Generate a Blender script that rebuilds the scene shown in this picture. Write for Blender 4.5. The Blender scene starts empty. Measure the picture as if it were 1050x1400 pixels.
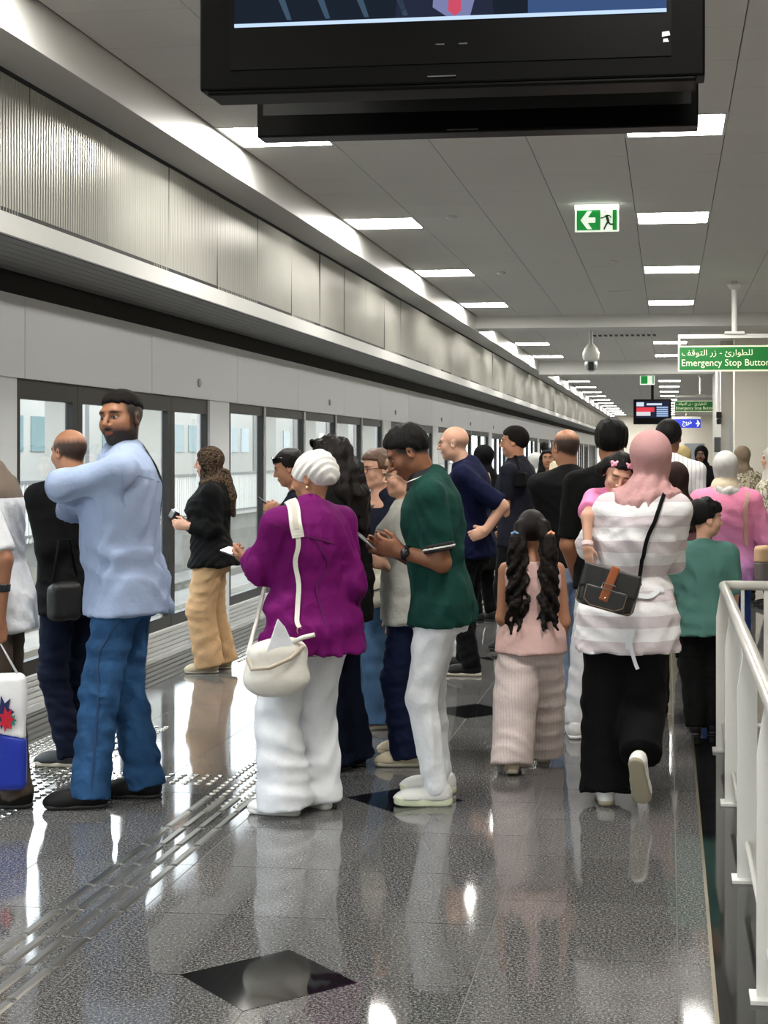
import bpy, bmesh, math, random
import numpy as np
from mathutils import Vector, Matrix

# ------------------------------------------------------------------ camera, world, exposure
SC = bpy.context.scene
COL = SC.collection
F, CX, CY, EYE = 2120.0, 633.0, 620.0, 1.55      # focal length and principal point for a 1050 x 1400 frame, eye height
VPX = 913.0                                      # where the platform's long lines meet
YAW = math.atan((VPX - CX) / F)
cam_data = bpy.data.cameras.new('camera')
cam_data.sensor_fit = 'HORIZONTAL'
cam_data.sensor_width = 36.0
cam_data.lens = F / 1050 * 36.0
cam_data.shift_x = -(CX - 525) / 1050
cam_data.shift_y = -(700 - CY) / 1050
cam_data.clip_end = 400
cam = bpy.data.objects.new('camera', cam_data)
cam.location = (0, 0, EYE)
cam.rotation_euler = (math.pi / 2, 0, YAW)
COL.objects.link(cam)
SC.camera = cam

SC.view_settings.view_transform = 'Standard'
SC.view_settings.look = 'None'
SC.view_settings.gamma = 1.0
SC.view_settings.use_curve_mapping = False
SC.view_settings.exposure = 0.0
LAMP_POWER = 66.0
SKY_POWER = 6.8

world = bpy.data.worlds.new('sky')
SC.world = world
world.use_nodes = True
world.node_tree.nodes['Background'].inputs[0].default_value = (0.90, 0.95, 1.0, 1)
world.node_tree.nodes['Background'].inputs[1].default_value = SKY_POWER

cyc = SC.cycles
cyc.max_bounces = 7
cyc.diffuse_bounces = 4
cyc.glossy_bounces = 4
cyc.transparent_max_bounces = 14
cyc.caustics_reflective = False
cyc.caustics_refractive = False
cyc.sample_clamp_indirect = 4.0

def ground(px, py):
    """world point on the platform floor seen at a pixel"""
    t = EYE * F / (py - CY)
    xc = (px - CX) / F
    return (t * (xc * math.cos(YAW) - math.sin(YAW)), t * (math.cos(YAW) + xc * math.sin(YAW)))

def azimuth(px):
    return math.degrees(math.atan((VPX - px) / F) if False else YAW - math.atan((px - CX) / F))

# ------------------------------------------------------------------ materials
def lin(r, g, b):
    f = lambda c: (c / 255 / 12.92) if c / 255 <= 0.04045 else ((c / 255 + 0.055) / 1.055) ** 2.4
    return (f(r), f(g), f(b), 1.0)

MATS = {}
def mat(name, col, rough=0.6, metal=0.0, var=None, bump=None, spec=0.5, emit=None, coat=0.0, coords='Object'):
    """var = (scale, amount): colour mottling; bump = (scale, height in m): fine relief"""
    if name in MATS:
        return MATS[name]
    m = bpy.data.materials.new(name)
    m.use_nodes = True
    nt = m.node_tree
    p = nt.nodes['Principled BSDF']
    p.inputs['Base Color'].default_value = col
    p.inputs['Roughness'].default_value = rough
    p.inputs['Metallic'].default_value = metal
    p.inputs['Specular IOR Level'].default_value = spec
    p.inputs['Coat Weight'].default_value = coat
    if emit:
        p.inputs['Emission Color'].default_value = emit[0]
        p.inputs['Emission Strength'].default_value = emit[1]
    tc = nt.nodes.new('ShaderNodeTexCoord')
    if var:
        n = nt.nodes.new('ShaderNodeTexNoise')
        n.inputs['Scale'].default_value = var[0]
        n.inputs['Detail'].default_value = 3
        nt.links.new(tc.outputs[coords], n.inputs['Vector'])
        r = nt.nodes.new('ShaderNodeMapRange')
        r.inputs['From Min'].default_value = 0.3
        r.inputs['From Max'].default_value = 0.7
        r.inputs['To Min'].default_value = 1 - var[1]
        r.inputs['To Max'].default_value = 1 + var[1]
        nt.links.new(n.outputs[0], r.inputs[0])
        mx = nt.nodes.new('ShaderNodeMix')
        mx.data_type = 'RGBA'
        mx.blend_type = 'MULTIPLY'
        mx.inputs[0].default_value = 1.0
        mx.inputs[6].default_value = col
        nt.links.new(r.outputs[0], mx.inputs[7])
        nt.links.new(mx.outputs[2], p.inputs['Base Color'])
    if bump:
        n = nt.nodes.new('ShaderNodeTexNoise')
        n.inputs['Scale'].default_value = bump[0]
        n.inputs['Detail'].default_value = 4
        nt.links.new(tc.outputs[coords], n.inputs['Vector'])
        b = nt.nodes.new('ShaderNodeBump')
        b.inputs['Strength'].default_value = 1.0
        b.inputs['Distance'].default_value = bump[1]
        nt.links.new(n.outputs[0], b.inputs['Height'])
        nt.links.new(b.outputs[0], p.inputs['Normal'])
    MATS[name] = m
    return m

def granite(name, dark, mid, light, rough):
    m = bpy.data.materials.new(name)
    m.use_nodes = True
    nt = m.node_tree
    p = nt.nodes['Principled BSDF']
    geo = nt.nodes.new('ShaderNodeNewGeometry')
    n = nt.nodes.new('ShaderNodeTexNoise')
    n.inputs['Scale'].default_value = 300
    n.inputs['Detail'].default_value = 2
    nt.links.new(geo.outputs['Position'], n.inputs['Vector'])
    n2 = nt.nodes.new('ShaderNodeTexNoise')
    n2.inputs['Scale'].default_value = 115
    n2.inputs['Detail'].default_value = 3
    nt.links.new(geo.outputs['Position'], n2.inputs['Vector'])
    n3 = nt.nodes.new('ShaderNodeTexNoise')
    n3.inputs['Scale'].default_value = 1.6
    n3.inputs['Detail'].default_value = 3
    nt.links.new(geo.outputs['Position'], n3.inputs['Vector'])
    add = nt.nodes.new('ShaderNodeMath'); add.operation = 'ADD'
    nt.links.new(n.outputs[0], add.inputs[0]); nt.links.new(n2.outputs[0], add.inputs[1])
    half = nt.nodes.new('ShaderNodeMath'); half.operation = 'MULTIPLY'; half.inputs[1].default_value = 0.5
    nt.links.new(add.outputs[0], half.inputs[0])
    cr = nt.nodes.new('ShaderNodeValToRGB')
    cr.color_ramp.elements[0].position = 0.39; cr.color_ramp.elements[0].color = dark
    cr.color_ramp.elements[1].position = 0.64; cr.color_ramp.elements[1].color = light
    e = cr.color_ramp.elements.new(0.50); e.color = mid
    nt.links.new(half.outputs[0], cr.inputs[0])
    nt.links.new(cr.outputs[0], p.inputs['Base Color'])
    mr = nt.nodes.new('ShaderNodeMapRange')
    mr.inputs['From Min'].default_value = 0.35; mr.inputs['From Max'].default_value = 0.65
    mr.inputs['To Min'].default_value = rough * 0.6; mr.inputs['To Max'].default_value = rough * 1.5
    nt.links.new(n3.outputs[0], mr.inputs[0])
    nt.links.new(mr.outputs[0], p.inputs['Roughness'])
    p.inputs['Specular IOR Level'].default_value = 0.62
    MATS[name] = m
    return m

def glass(name, tint=(0.93, 0.95, 0.95, 1)):
    m = bpy.data.materials.new(name)
    m.use_nodes = True
    nt = m.node_tree
    nt.nodes.clear()
    out = nt.nodes.new('ShaderNodeOutputMaterial')
    tr = nt.nodes.new('ShaderNodeBsdfTransparent'); tr.inputs[0].default_value = tint
    gl = nt.nodes.new('ShaderNodeBsdfGlossy'); gl.inputs['Roughness'].default_value = 0.01
    fr = nt.nodes.new('ShaderNodeLayerWeight'); fr.inputs[0].default_value = 0.5
    pw = nt.nodes.new('ShaderNodeMath'); pw.operation = 'POWER'; pw.inputs[1].default_value = 4.5
    nt.links.new(fr.outputs['Facing'], pw.inputs[0])
    mr = nt.nodes.new('ShaderNodeMapRange'); mr.inputs['To Min'].default_value = 0.03; mr.inputs['To Max'].default_value = 0.8
    nt.links.new(pw.outputs[0], mr.inputs[0])
    mx = nt.nodes.new('ShaderNodeMixShader')
    nt.links.new(mr.outputs[0], mx.inputs[0]); nt.links.new(tr.outputs[0], mx.inputs[1]); nt.links.new(gl.outputs[0], mx.inputs[2])
    nt.links.new(mx.outputs[0], out.inputs[0])
    MATS[name] = m
    return m

def emission(name, col, strength):
    m = bpy.data.materials.new(name)
    m.use_nodes = True
    nt = m.node_tree
    nt.nodes.clear()
    out = nt.nodes.new('ShaderNodeOutputMaterial')
    e = nt.nodes.new('ShaderNodeEmission')
    e.inputs[0].default_value = col; e.inputs[1].default_value = strength
    nt.links.new(e.outputs[0], out.inputs[0])
    MATS[name] = m
    return m

# ------------------------------------------------------------------ mesh helpers
def link(name, me, m=None, parent=None, loc=None):
    o = bpy.data.objects.new(name, me)
    if m is not None and hasattr(me, 'materials') and not me.materials:
        me.materials.append(m)
    COL.objects.link(o)
    if parent is not None:
        o.parent = parent
    if loc is not None:
        o.location = loc
    return o

def tag(o, label, cat=None, group=None, kind=None):
    o['label'] = label
    if cat: o['category'] = cat
    if group: o['group'] = group
    if kind: o['kind'] = kind
    return o

def structure(o, label):
    return tag(o, label, kind='structure')

def empty(name, loc=(0, 0, 0), rz=0.0):
    o = bpy.data.objects.new(name, None)
    o.location = loc; o.rotation_euler = (0, 0, rz)
    o.empty_display_size = 0.1
    COL.objects.link(o)
    return o

class MB:
    """collects boxes, tubes, prisms for ONE mesh"""
    def __init__(self):
        self.v = []; self.f = []
    def box(self, x0, x1, y0, y1, z0, z1):
        b = len(self.v)
        self.v += [(x0,y0,z0),(x1,y0,z0),(x1,y1,z0),(x0,y1,z0),(x0,y0,z1),(x1,y0,z1),(x1,y1,z1),(x0,y1,z1)]
        self.f += [tuple(b+i for i in q) for q in ((0,3,2,1),(4,5,6,7),(0,1,5,4),(1,2,6,5),(2,3,7,6),(3,0,4,7))]
        return self
    def prism(self, poly, axis, a, b):
        """poly: 2D points; extruded along axis ('x','y','z') from a to b"""
        n = len(poly); s = len(self.v)
        def mk(p, w):
            return {'x': (w, p[0], p[1]), 'y': (p[0], w, p[1]), 'z': (p[0], p[1], w)}[axis]
        self.v += [mk(p, a) for p in poly] + [mk(p, b) for p in poly]
        self.f.append(tuple(s+i for i in range(n))[::-1]); self.f.append(tuple(s+n+i for i in range(n)))
        for i in range(n):
            j = (i+1) % n
            self.f.append((s+i, s+j, s+n+j, s+n+i))
        return self
    def tube(self, pts, r, n=8, flat=1.0, caps=True):
        pts = [Vector(p) for p in pts]
        s = len(self.v); m = len(pts)
        rr = r if isinstance(r, (list, tuple)) else [r]*m
        prev = None
        for i, p in enumerate(pts):
            d = (pts[min(i+1, m-1)] - pts[max(i-1, 0)]).normalized()
            if prev is None:
                u = d.cross(Vector((0, 0, 1)))
                if u.length < 1e-3: u = d.cross(Vector((1, 0, 0)))
                u.normalize()
            else:
                u = (prev - d * prev.dot(d)).normalized()
            prev = u
            w = d.cross(u)
            for k in range(n):
                a = 2*math.pi*k/n
                self.v.append(tuple(p + u*(math.cos(a)*rr[i]) + w*(math.sin(a)*rr[i]*flat)))
        for i in range(m-1):
            for k in range(n):
                k2 = (k+1) % n
                self.f.append((s+i*n+k, s+i*n+k2, s+(i+1)*n+k2, s+(i+1)*n+k))
        if caps:
            self.f.append(tuple(s+k for k in range(n))[::-1]); self.f.append(tuple(s+(m-1)*n+k for k in range(n)))
        return self
    def lathe(self, prof, c=(0,0,0), n=16):
        s = len(self.v); m = len(prof)
        for r, z in prof:
            for k in range(n):
                a = 2*math.pi*k/n
                self.v.append((c[0]+r*math.cos(a), c[1]+r*math.sin(a), c[2]+z))
        for i in range(m-1):
            for k in range(n):
                k2 = (k+1) % n
                self.f.append((s+i*n+k, s+i*n+k2, s+(i+1)*n+k2, s+(i+1)*n+k))
        self.f.append(tuple(s+k for k in range(n))[::-1]); self.f.append(tuple(s+(m-1)*n+k for k in range(n)))
        return self
    def mesh(self, name, bevel=0.0, smooth=False):
        me = bpy.data.meshes.new(name)
        me.from_pydata(self.v, [], self.f)
        bm = bmesh.new(); bm.from_mesh(me)
        bmesh.ops.recalc_face_normals(bm, faces=bm.faces)
        if bevel > 0:
            bmesh.ops.bevel(bm, geom=[e for e in bm.edges if e.calc_face_angle(0) > 0.6], offset=bevel, segments=2, affect='EDGES', profile=0.6)
        bm.to_mesh(me); bm.free()
        if smooth:
            me.polygons.foreach_set('use_smooth', [True]*len(me.polygons))
        return me
    def build(self, name, m, parent=None, bevel=0.0, smooth=False, loc=None):
        return link(name, self.mesh(name, bevel, smooth), m, parent, loc)

def text_mesh(body, size, font=None, align='LEFT', bold=0.0):
    cu = bpy.data.curves.new('lettering', 'FONT')
    cu.body = body; cu.size = size; cu.align_x = align; cu.extrude = 0.001; cu.offset = bold
    cu.resolution_u = 3
    if font: cu.font = font
    o = bpy.data.objects.new('lettering', cu)
    COL.objects.link(o)
    dg = bpy.context.evaluated_depsgraph_get()
    me = bpy.data.meshes.new_from_object(o.evaluated_get(dg))
    bpy.data.objects.remove(o)
    return me
# ------------------------------------------------------------------ shared materials of the station
random.seed(4)
M_TILE = granite('grey_granite', lin(38,38,39), lin(78,78,78), lin(150,149,147), 0.06)
M_TILE2 = granite('grey_granite_lighter', lin(44,44,45), lin(85,85,85), lin(158,157,155), 0.07)
M_BLACK_STONE = granite('black_granite', lin(10,11,12), lin(17,18,19), lin(34,35,37), 0.05)
M_GROUT = mat('grout', lin(92,91,88), 0.6)
M_STEEL = mat('brushed_steel', lin(150,148,140), 0.3, 1.0)
M_DOMESTEEL = mat('stud_steel', lin(215,213,206), 0.2, 1.0)
M_CEIL = mat('ceiling_tile_white', lin(222,221,216), 0.75, bump=(700, 0.0006))
M_CEILGAP = mat('ceiling_gap', lin(90,90,88), 0.8)
M_WHITE = mat('painted_white', lin(226,226,222), 0.45)
M_WALL = mat('wall_paint', lin(240,234,221), 0.7, var=(2.0, 0.02))
M_FASCIA = mat('fascia_panel', lin(220,224,227), 0.30)
M_LIP = mat('bulkhead_lip', lin(196,197,193), 0.32, 0.5)
M_RIB = mat('ribbed_cladding', lin(168,168,160), 0.32, 0.75, var=(1.2, 0.05))
M_SLAT = mat('soffit_slat', lin(120,120,118), 0.5)
M_VOID = mat('black_void', lin(8,8,8), 0.7)
M_BLACK = mat('black_frame', lin(17,17,17), 0.4, spec=.3)
M_GREY = mat('grey_metal', lin(176,180,182), 0.4, 0.3)
M_GLASS = glass('door_glass')
M_LAMP = emission('lamp_diffuser', (1.0, 0.965, 0.90, 1), LAMP_POWER)
M_LAMPFRAME = mat('lamp_frame', lin(215,215,212), 0.5)

YB, YE = -9.0, 86.0                 # near and far end of the hall
XPSD = -3.85                        # platform screen doors
CEIL = 3.64

# ------------------------------------------------------------------ floor
floor = MB().box(-3.86, 0.45, YB, YE, -0.3, -0.0015).box(0.45, 4.2, 8.45, YE, -0.3, -0.0015).box(2.4, 4.2, YB, 8.45, -0.3, -0.0015).build('floor', M_GROUT)
structure(floor, 'polished dark grey granite floor of the platform')
G = 0.0022
def tile_mesh(w, l, name):
    return MB().box(G, w-G, G, l-G, -0.004, 0.0).mesh(name)
XJ = [-3.40, -2.97, -2.37, -1.77, -1.17, -0.57, 0.03, 0.133]
tcache = {}
def lay_tile(x0, x1, y0, y1):
    key = (round(x1-x0, 3), round(y1-y0, 3), random.random() < 0.3)
    if key not in tcache:
        me = tile_mesh(x1-x0, y1-y0, 'tile')
        me.materials.append(M_TILE2 if key[2] else M_TILE)
        tcache[key] = me
    link('tile', tcache[key], None, floor, (x0, y0, 0))
Y0T = 4.46 - 0.6
NEAR_END = Y0T + 0.6*21
for i in range(len(XJ)-1):
    off = 0.3 if XJ[i] > -0.6 else 0.0
    for j in range(21):
        a = Y0T + 0.6*j - off; b = a + 0.6
        lay_tile(XJ[i], XJ[i+1], a, b)
    if off:
        lay_tile(XJ[i], XJ[i+1], NEAR_END - off, NEAR_END)
for i in range(3):
    for j in range(12):
        a = 8.62 + 0.6*j
        lay_tile(0.42 + 0.6*i, 1.02 + 0.6*i, a, min(a+0.6, 16.46))
far = MB()
far.box(-3.40, 0.133, NEAR_END, YE, -0.004, 0.0)
far.box(-3.40, 0.133, YB, Y0T - 0.3, -0.004, 0.0)
far.box(-3.40, -0.57, Y0T - 0.3, Y0T, -0.004, 0.0)
far.box(0.42, 2.22, 15.82, YE, -0.004, 0.0).box(2.22, 4.2, 8.45, YE, -0.004, 0.0).box(2.4, 4.2, YB, 8.45, -0.004, 0.0)
fo = far.build('far_paving', M_TILE, floor)
MB().box(XPSD, -3.404, YB, YE, -0.004, 0.001).build('edge_strip', M_BLACK_STONE, floor)
MB().box(0.139, 0.418, YB, 15.8, -0.004, 0.003).box(0.139, 0.418, 15.8, YE, -0.004, 0.003).box(0.418, 2.4, 8.12, 8.60, -0.004, 0.003).build('border_strip', M_BLACK_STONE, floor)
MB().box(0.1285, 0.1395, YB, YE, -0.004, 0.0045).build('border_trim', mat('brass_trim', lin(112,104,86), 0.4, 0.9), floor)
for k in range(-1, 5):
    cy = 4.46 + 2.4*k
    s = 0.268
    o = MB().prism([(-s, 0), (0, -s), (s, 0), (0, s)], 'z', -0.002, 0.0012).build('diamond_tile', M_BLACK_STONE, floor, loc=(-1.17, cy, 0))

# tactile guide strip: four lines of raised steel bars, with studs at the junction
bar_me = MB().prism([(-0.0175, 0.0), (0.0175, 0.0), (0.011, 0.006), (-0.011, 0.006)], 'y', 0.012, 0.272).mesh('tactile_bar')
bar_me.materials.append(M_STEEL)
def stud_field(rects, name):
    m = MB()
    for (x0, x1, y0, y1) in rects:
        p = 0.06
        nx = int(round((x1-x0)/p)); ny = int(round((y1-y0)/p))
        for i in range(nx):
            for j in range(ny):
                m.lathe([(0.0165, 0.0), (0.0145, 0.004), (0.009, 0.006)], (x0+(i+.5)*p + (0.0 if j % 2 else 0.0), y0+(j+.5)*p, 0.0), 7)
    o = m.build(name, M_DOMESTEEL, floor)
    o['kind'] = 'stuff'
    return o
XG = [-2.055, -1.985, -1.915, -1.845]
nb = 0
y = 3.6
while y < 17.0:
    if not (6.55 <= y < 7.65):
        for x in XG:
            link('tactile_bar', bar_me, None, floor, (x, y, 0)); nb += 1
    y += 0.29
stud_field([(-2.085, -1.815, 6.58, 7.66), (-2.76, -2.1, 7.02, 7.26)], 'tactile_studs')
stud_field([(-3.38, -2.78, 4.6, 8.5), (-3.38, -2.78, 11.2, 19.0)], 'warning_studs')
far_bar = MB()
for x in XG:
    far_bar.prism([(x-0.0175, 0.0), (x+0.0175, 0.0), (x+0.011, 0.006), (x-0.011, 0.006)], 'y', 17.1, 60)
far_bar.build('far_tactile_bars', M_STEEL, floor)['kind'] = 'stuff'

# ------------------------------------------------------------------ stairwell beside the railing
stair = empty('floor_stairwell', (0, 0, 0)); structure(stair, 'grey stone stairs going down beside the white railing')
for k in range(18):
    MB().box(0.45, 2.4, 2.2+0.3*k, 2.5+0.3*k+0.02, -0.17*(k+1)-0.12, -0.17*(k+1)).build('step', M_TILE, stair)
MB().box(0.44, 0.46, YB, 8.45, -3.6, -0.004).build('stair_side', M_WALL, stair)
MB().box(2.39, 2.41, YB, 8.45, -3.6, -0.004).build('stair_side', M_WALL, stair)
MB().box(0.45, 2.4, 8.44, 8.46, -3.6, -0.004).build('stair_end', M_WALL, stair)
MB().box(0.45, 2.4, YB, 2.2, -0.15, -0.005).build('stair_landing', M_TILE, stair)
MB().box(0.45, 2.4, 7.5, 8.45, -3.4, -3.3).build('stair_landing', M_TILE, stair)

# ------------------------------------------------------------------ ceiling with square tiles and lamps
ceiling = MB().box(-2.9, 4.2, YB, YE, CEIL+0.012, CEIL+0.2).build('ceiling', M_CEILGAP)
structure(ceiling, 'pale grey suspended ceiling of square metal tiles')
P = 0.65
XC0, YC0 = -2.88, 9.65
lampY = [YC0 + 3.9*k for k in range(-4, 20)]
ctile = MB().box(0.003, P-0.003, 0.002, P-0.002, 0.0, 0.012).mesh('ceiling_tile'); ctile.materials.append(M_CEIL)
lamp_cells = set()
for yl in lampY:
    lamp_cells.add((0, round((yl-YC0)/P))); lamp_cells.add((4, round((yl-YC0)/P)))
R0, R1 = -5, 20
for i in range(9):
    for j in range(R0, R1):
        if (i, j) in lamp_cells: continue
        link('ceiling_tile', ctile, None, ceiling, (XC0+P*i, YC0+P*j, CEIL))
cf = MB()
for i in range(11):
    x0 = XC0 + P*i + 0.003; x1 = min(XC0 + P*(i+1) - 0.003, 4.2)
    def run(a, b):
        if b - a > 0.01: cf.box(x0, x1, a, b, CEIL, CEIL+0.012)
    for (ya, yb) in ((YB, YC0+P*R0), (YC0+P*R1, YE)):
        if i in (0, 4):
            cur = ya
            for yl in lampY:
                if yl + P > ya and yl < yb:
                    run(cur, yl); cur = yl + P
            run(cur, yb)
        else:
            run(ya, yb)
    if i >= 9:
        run(YC0+P*R0, YC0+P*R1)
cf.build('far_ceiling_tiles', M_CEIL, ceiling)

diff_me = MB().box(0.02, P-0.02, 0.02, P-0.02, 0.002, 0.008).mesh('diffuser'); diff_me.materials.append(M_LAMP)
fr = MB()
fr.box(0.0, P, 0.0, 0.02, -0.004, 0.011).box(0.0, P, P-0.02, P, -0.004, 0.011).box(0.0, 0.02, 0.02, P-0.02, -0.004, 0.011).box(P-0.02, P, 0.02, P-0.02, -0.004, 0.011)
frame_me = fr.mesh('frame'); frame_me.materials.append(M_LAMPFRAME)
ORD = ['first', 'second', 'third', 'fourth', 'fifth', 'sixth', 'seventh', 'eighth', 'ninth', 'tenth', 'eleventh', 'twelfth', 'thirteenth', 'fourteenth',
       'fifteenth', 'sixteenth', 'seventeenth', 'eighteenth', 'nineteenth', 'twentieth', 'twenty-first', 'twenty-second', 'twenty-third', 'twenty-fourth']
for row, ci in (('beside the ribbed bulkhead', 0), ('along the platform middle', 4)):
    seen = 0
    for yl in lampY:
        e = empty('ceiling_light', (XC0+P*ci, yl, CEIL))
        link('diffuser', diff_me, None, e); link('frame', frame_me, None, e)
        if yl > 9:
            lab = 'square ceiling light, %s from the camera in the row %s' % (ORD[seen], row); seen += 1
            tag(e, lab, 'ceiling light', 'ceiling lights in the row ' + row)
        else:  # out-of-view lamps, rows extended to add light around the camera end
            tag(e, 'added unseen ceiling light, %s before the near screens in the row %s' % (ORD[3-round((yl-YC0)/3.9+4)], row), 'ceiling light', 'added unseen ceiling lights ' + row)
# small ceiling fittings
for (px, py, kind) in ((617, 296, 's'), (838, 357, 's'), (685, 372, 's'), (850, 398, 'w')):
    t = (CEIL-EYE)*F/(CY-py); xc = (px-CX)/F
    x = t*(xc*math.cos(YAW)-math.sin(YAW)); yy = t*(math.cos(YAW)+xc*math.sin(YAW))
    if kind == 's':
        o = MB().lathe([(0.05, 0), (0.05, -0.012), (0.03, -0.03), (0.012, -0.034)], (0,0,0), 14).build('smoke_detector', M_WHITE, smooth=True, loc=(x, yy, CEIL))
        tag(o, {617: 'round white smoke detector, nearest of the ceiling detectors', 838: 'round white smoke detector below the exit sign on the ceiling', 685: 'round white smoke detector between the two lamp rows, leftmost far one'}[px], 'smoke detector', 'smoke detectors on the ceiling')
    else:
        o = MB().box(-0.16, 0.16, -0.05, 0.05, -0.012, 0).build('ceiling_fitting', M_WHITE, bevel=0.003, loc=(x, yy, CEIL))
        tag(o, 'small oblong white fitting on the ceiling before the first beam', 'ceiling fitting')

beam = MB().box(-2.9, 4.2, 23.4, 24.0, 3.45, CEIL).build('ceiling_beam', M_WHITE)
structure(beam, 'white crosswise ceiling beam nearer the camera')
beam = MB().box(-2.9, 4.2, 35.1, 36.0, 3.34, CEIL).build('ceiling_beam', M_WHITE)
structure(beam, 'deep white crosswise ceiling beam farther down the hall')
# supply grille between the beams
gr = empty('ceiling_grille', (-0.75, 27.5, CEIL)); tag(gr, 'slotted ventilation grille in the ceiling between the two beams', 'grille')
MB().box(-0.6, 0.6, -0.25, 0.25, -0.006, -0.001).build('frame', M_WHITE, gr)
for k in range(12):
    MB().box(-0.56+0.095*k, -0.50+0.095*k, -0.2, 0.2, -0.009, -0.006).build('slot', M_VOID, gr)

# ------------------------------------------------------------------ stepped bulkhead above the screen doors
box = empty('wall_box', (0, 0, 0)); structure(box, 'smooth white boxed edge where ceiling meets the bulkhead')
for k in range(24):
    a = YB + 4*k; b = min(a+4, YE)
    if a >= YE: break
    MB().box(-3.19, -2.9, a+0.001, b-0.001, 3.42, CEIL+0.2).build('panel', M_WHITE, box)
bulk = empty('wall_bulkhead', (0, 0, 0)); structure(bulk, 'ribbed satin metal bulkhead running along above the screen doors')
PW = 1.1
rib = MB()
nr = 33
pts = []
for k in range(nr):
    u0 = PW*k/nr
    for (du, dx) in ((0.0, 0.0), (0.006, 0.0032), (0.012, 0.0032), (0.018, 0.0)):
        pts.append((u0+du, dx))
pts.append((PW-0.004, 0.0))
rv = []; rf = []
for (u, dx) in pts:
    rv += [(dx, u+0.002-PW/2, -0.34), (dx, u+0.002-PW/2, 0.34)]
for i in range(len(pts)-1):
    rf.append((2*i, 2*i+2, 2*i+3, 2*i+1))
rib_me = bpy.data.meshes.new('ribbed_panel'); rib_me.from_pydata(rv, [], rf); rib_me.materials.append(M_RIB)
nP = int((YE-YB)/PW)
for k in range(nP):
    o = link('ribbed_panel', rib_me, None, bulk, (-3.203 + random.uniform(-0.001, 0.001), YB+PW*(k+0.5), 3.06))
    o.rotation_euler = (0, random.uniform(-0.012, 0.012), random.uniform(-0.006, 0.006))
MB().box(-3.23, -3.215, YB, YE, 2.62, 3.46).build('backing', M_VOID, bulk)
for k in range(24):
    a = YB + 4*k; b = min(a+4, YE)
    if a >= YE: break
    MB().box(-3.215, -3.19, a+0.001, b-0.001, 2.62, 2.725).build('lip', M_LIP, bulk)
soff = empty('ceiling_soffit', (0, 0, 0)); structure(soff, 'grey slatted soffit under the ribbed bulkhead')
for k in range(7):
    x = -3.23 - 0.085*k
    MB().box(x-0.080, x, YB, YE, 2.622, 2.64).build('slat', M_SLAT, soff)
MB().box(-4.3, -3.2, YB, YE, 2.66, 2.75).build('backing', M_VOID, soff)
MB().box(-4.3, -3.92, YB, YE, 2.45, 2.68).build('backing', M_VOID, soff)

# ------------------------------------------------------------------ platform screen doors
DS, PER = 8.81, 12.57
fas = empty('wall_fascia', (0, 0, 0)); structure(fas, 'pale grey fascia panels above the platform screen doors')
yy = 8.87 - 2.31*8
while yy < YE:
    MB().box(-3.90, XPSD+0.03, yy+0.004, min(yy+2.306, YE), 2.0, 2.49).build('fascia_panel', M_FASCIA, fas)
    yy += 2.31
for yk in (12.35, 17.3, 21.6, 26.1, 30, 34):
    MB().lathe([(0.035, 0), (0.035, 0.012), (0.02, 0.02)], (0, 0, 0), 14).build('fascia_sensor', M_GREY, fas, loc=(XPSD+0.03, yk, 2.13)).rotation_euler = (0, math.pi/2, 0)
M_PLINTH = mat('plinth_metal', lin(205,208,208), 0.4)
plinth = empty('baseboard_left', (0, 0, 0)); structure(plinth, 'ridged pale metal plinth below the platform screen doors')
pp = []
for k in range(5):
    z = 0.02 + 0.036*k
    pp += [(XPSD+0.0, z), (XPSD+0.012, z+0.004), (XPSD+0.012, z+0.028), (XPSD, z+0.032)]
pp = [(XPSD-0.08, 0.0), (XPSD+0.02, 0.0), (XPSD+0.02, 0.018)] + pp + [(XPSD, 0.2), (XPSD-0.08, 0.2)]
a = DS - 1.5*PER
while a < YE:
    for (y0, y1) in ((0, 1.94), (1.94, 3.88), (3.88, 8.2), (8.2, 12.57)):
        if a+y1 > YB and a+y0 < YE:
            MB().prism(pp, 'y', a+y0+0.004, a+y1-0.004).build('plinth_panel', M_PLINTH, plinth)
    a += PER
M_SILL = mat('sill_stone', lin(150,152,152), 0.25)
MB().box(XPSD, XPSD+0.09, YB, YE, 0.0, 0.006).build('sill', M_SILL, plinth)

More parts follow.
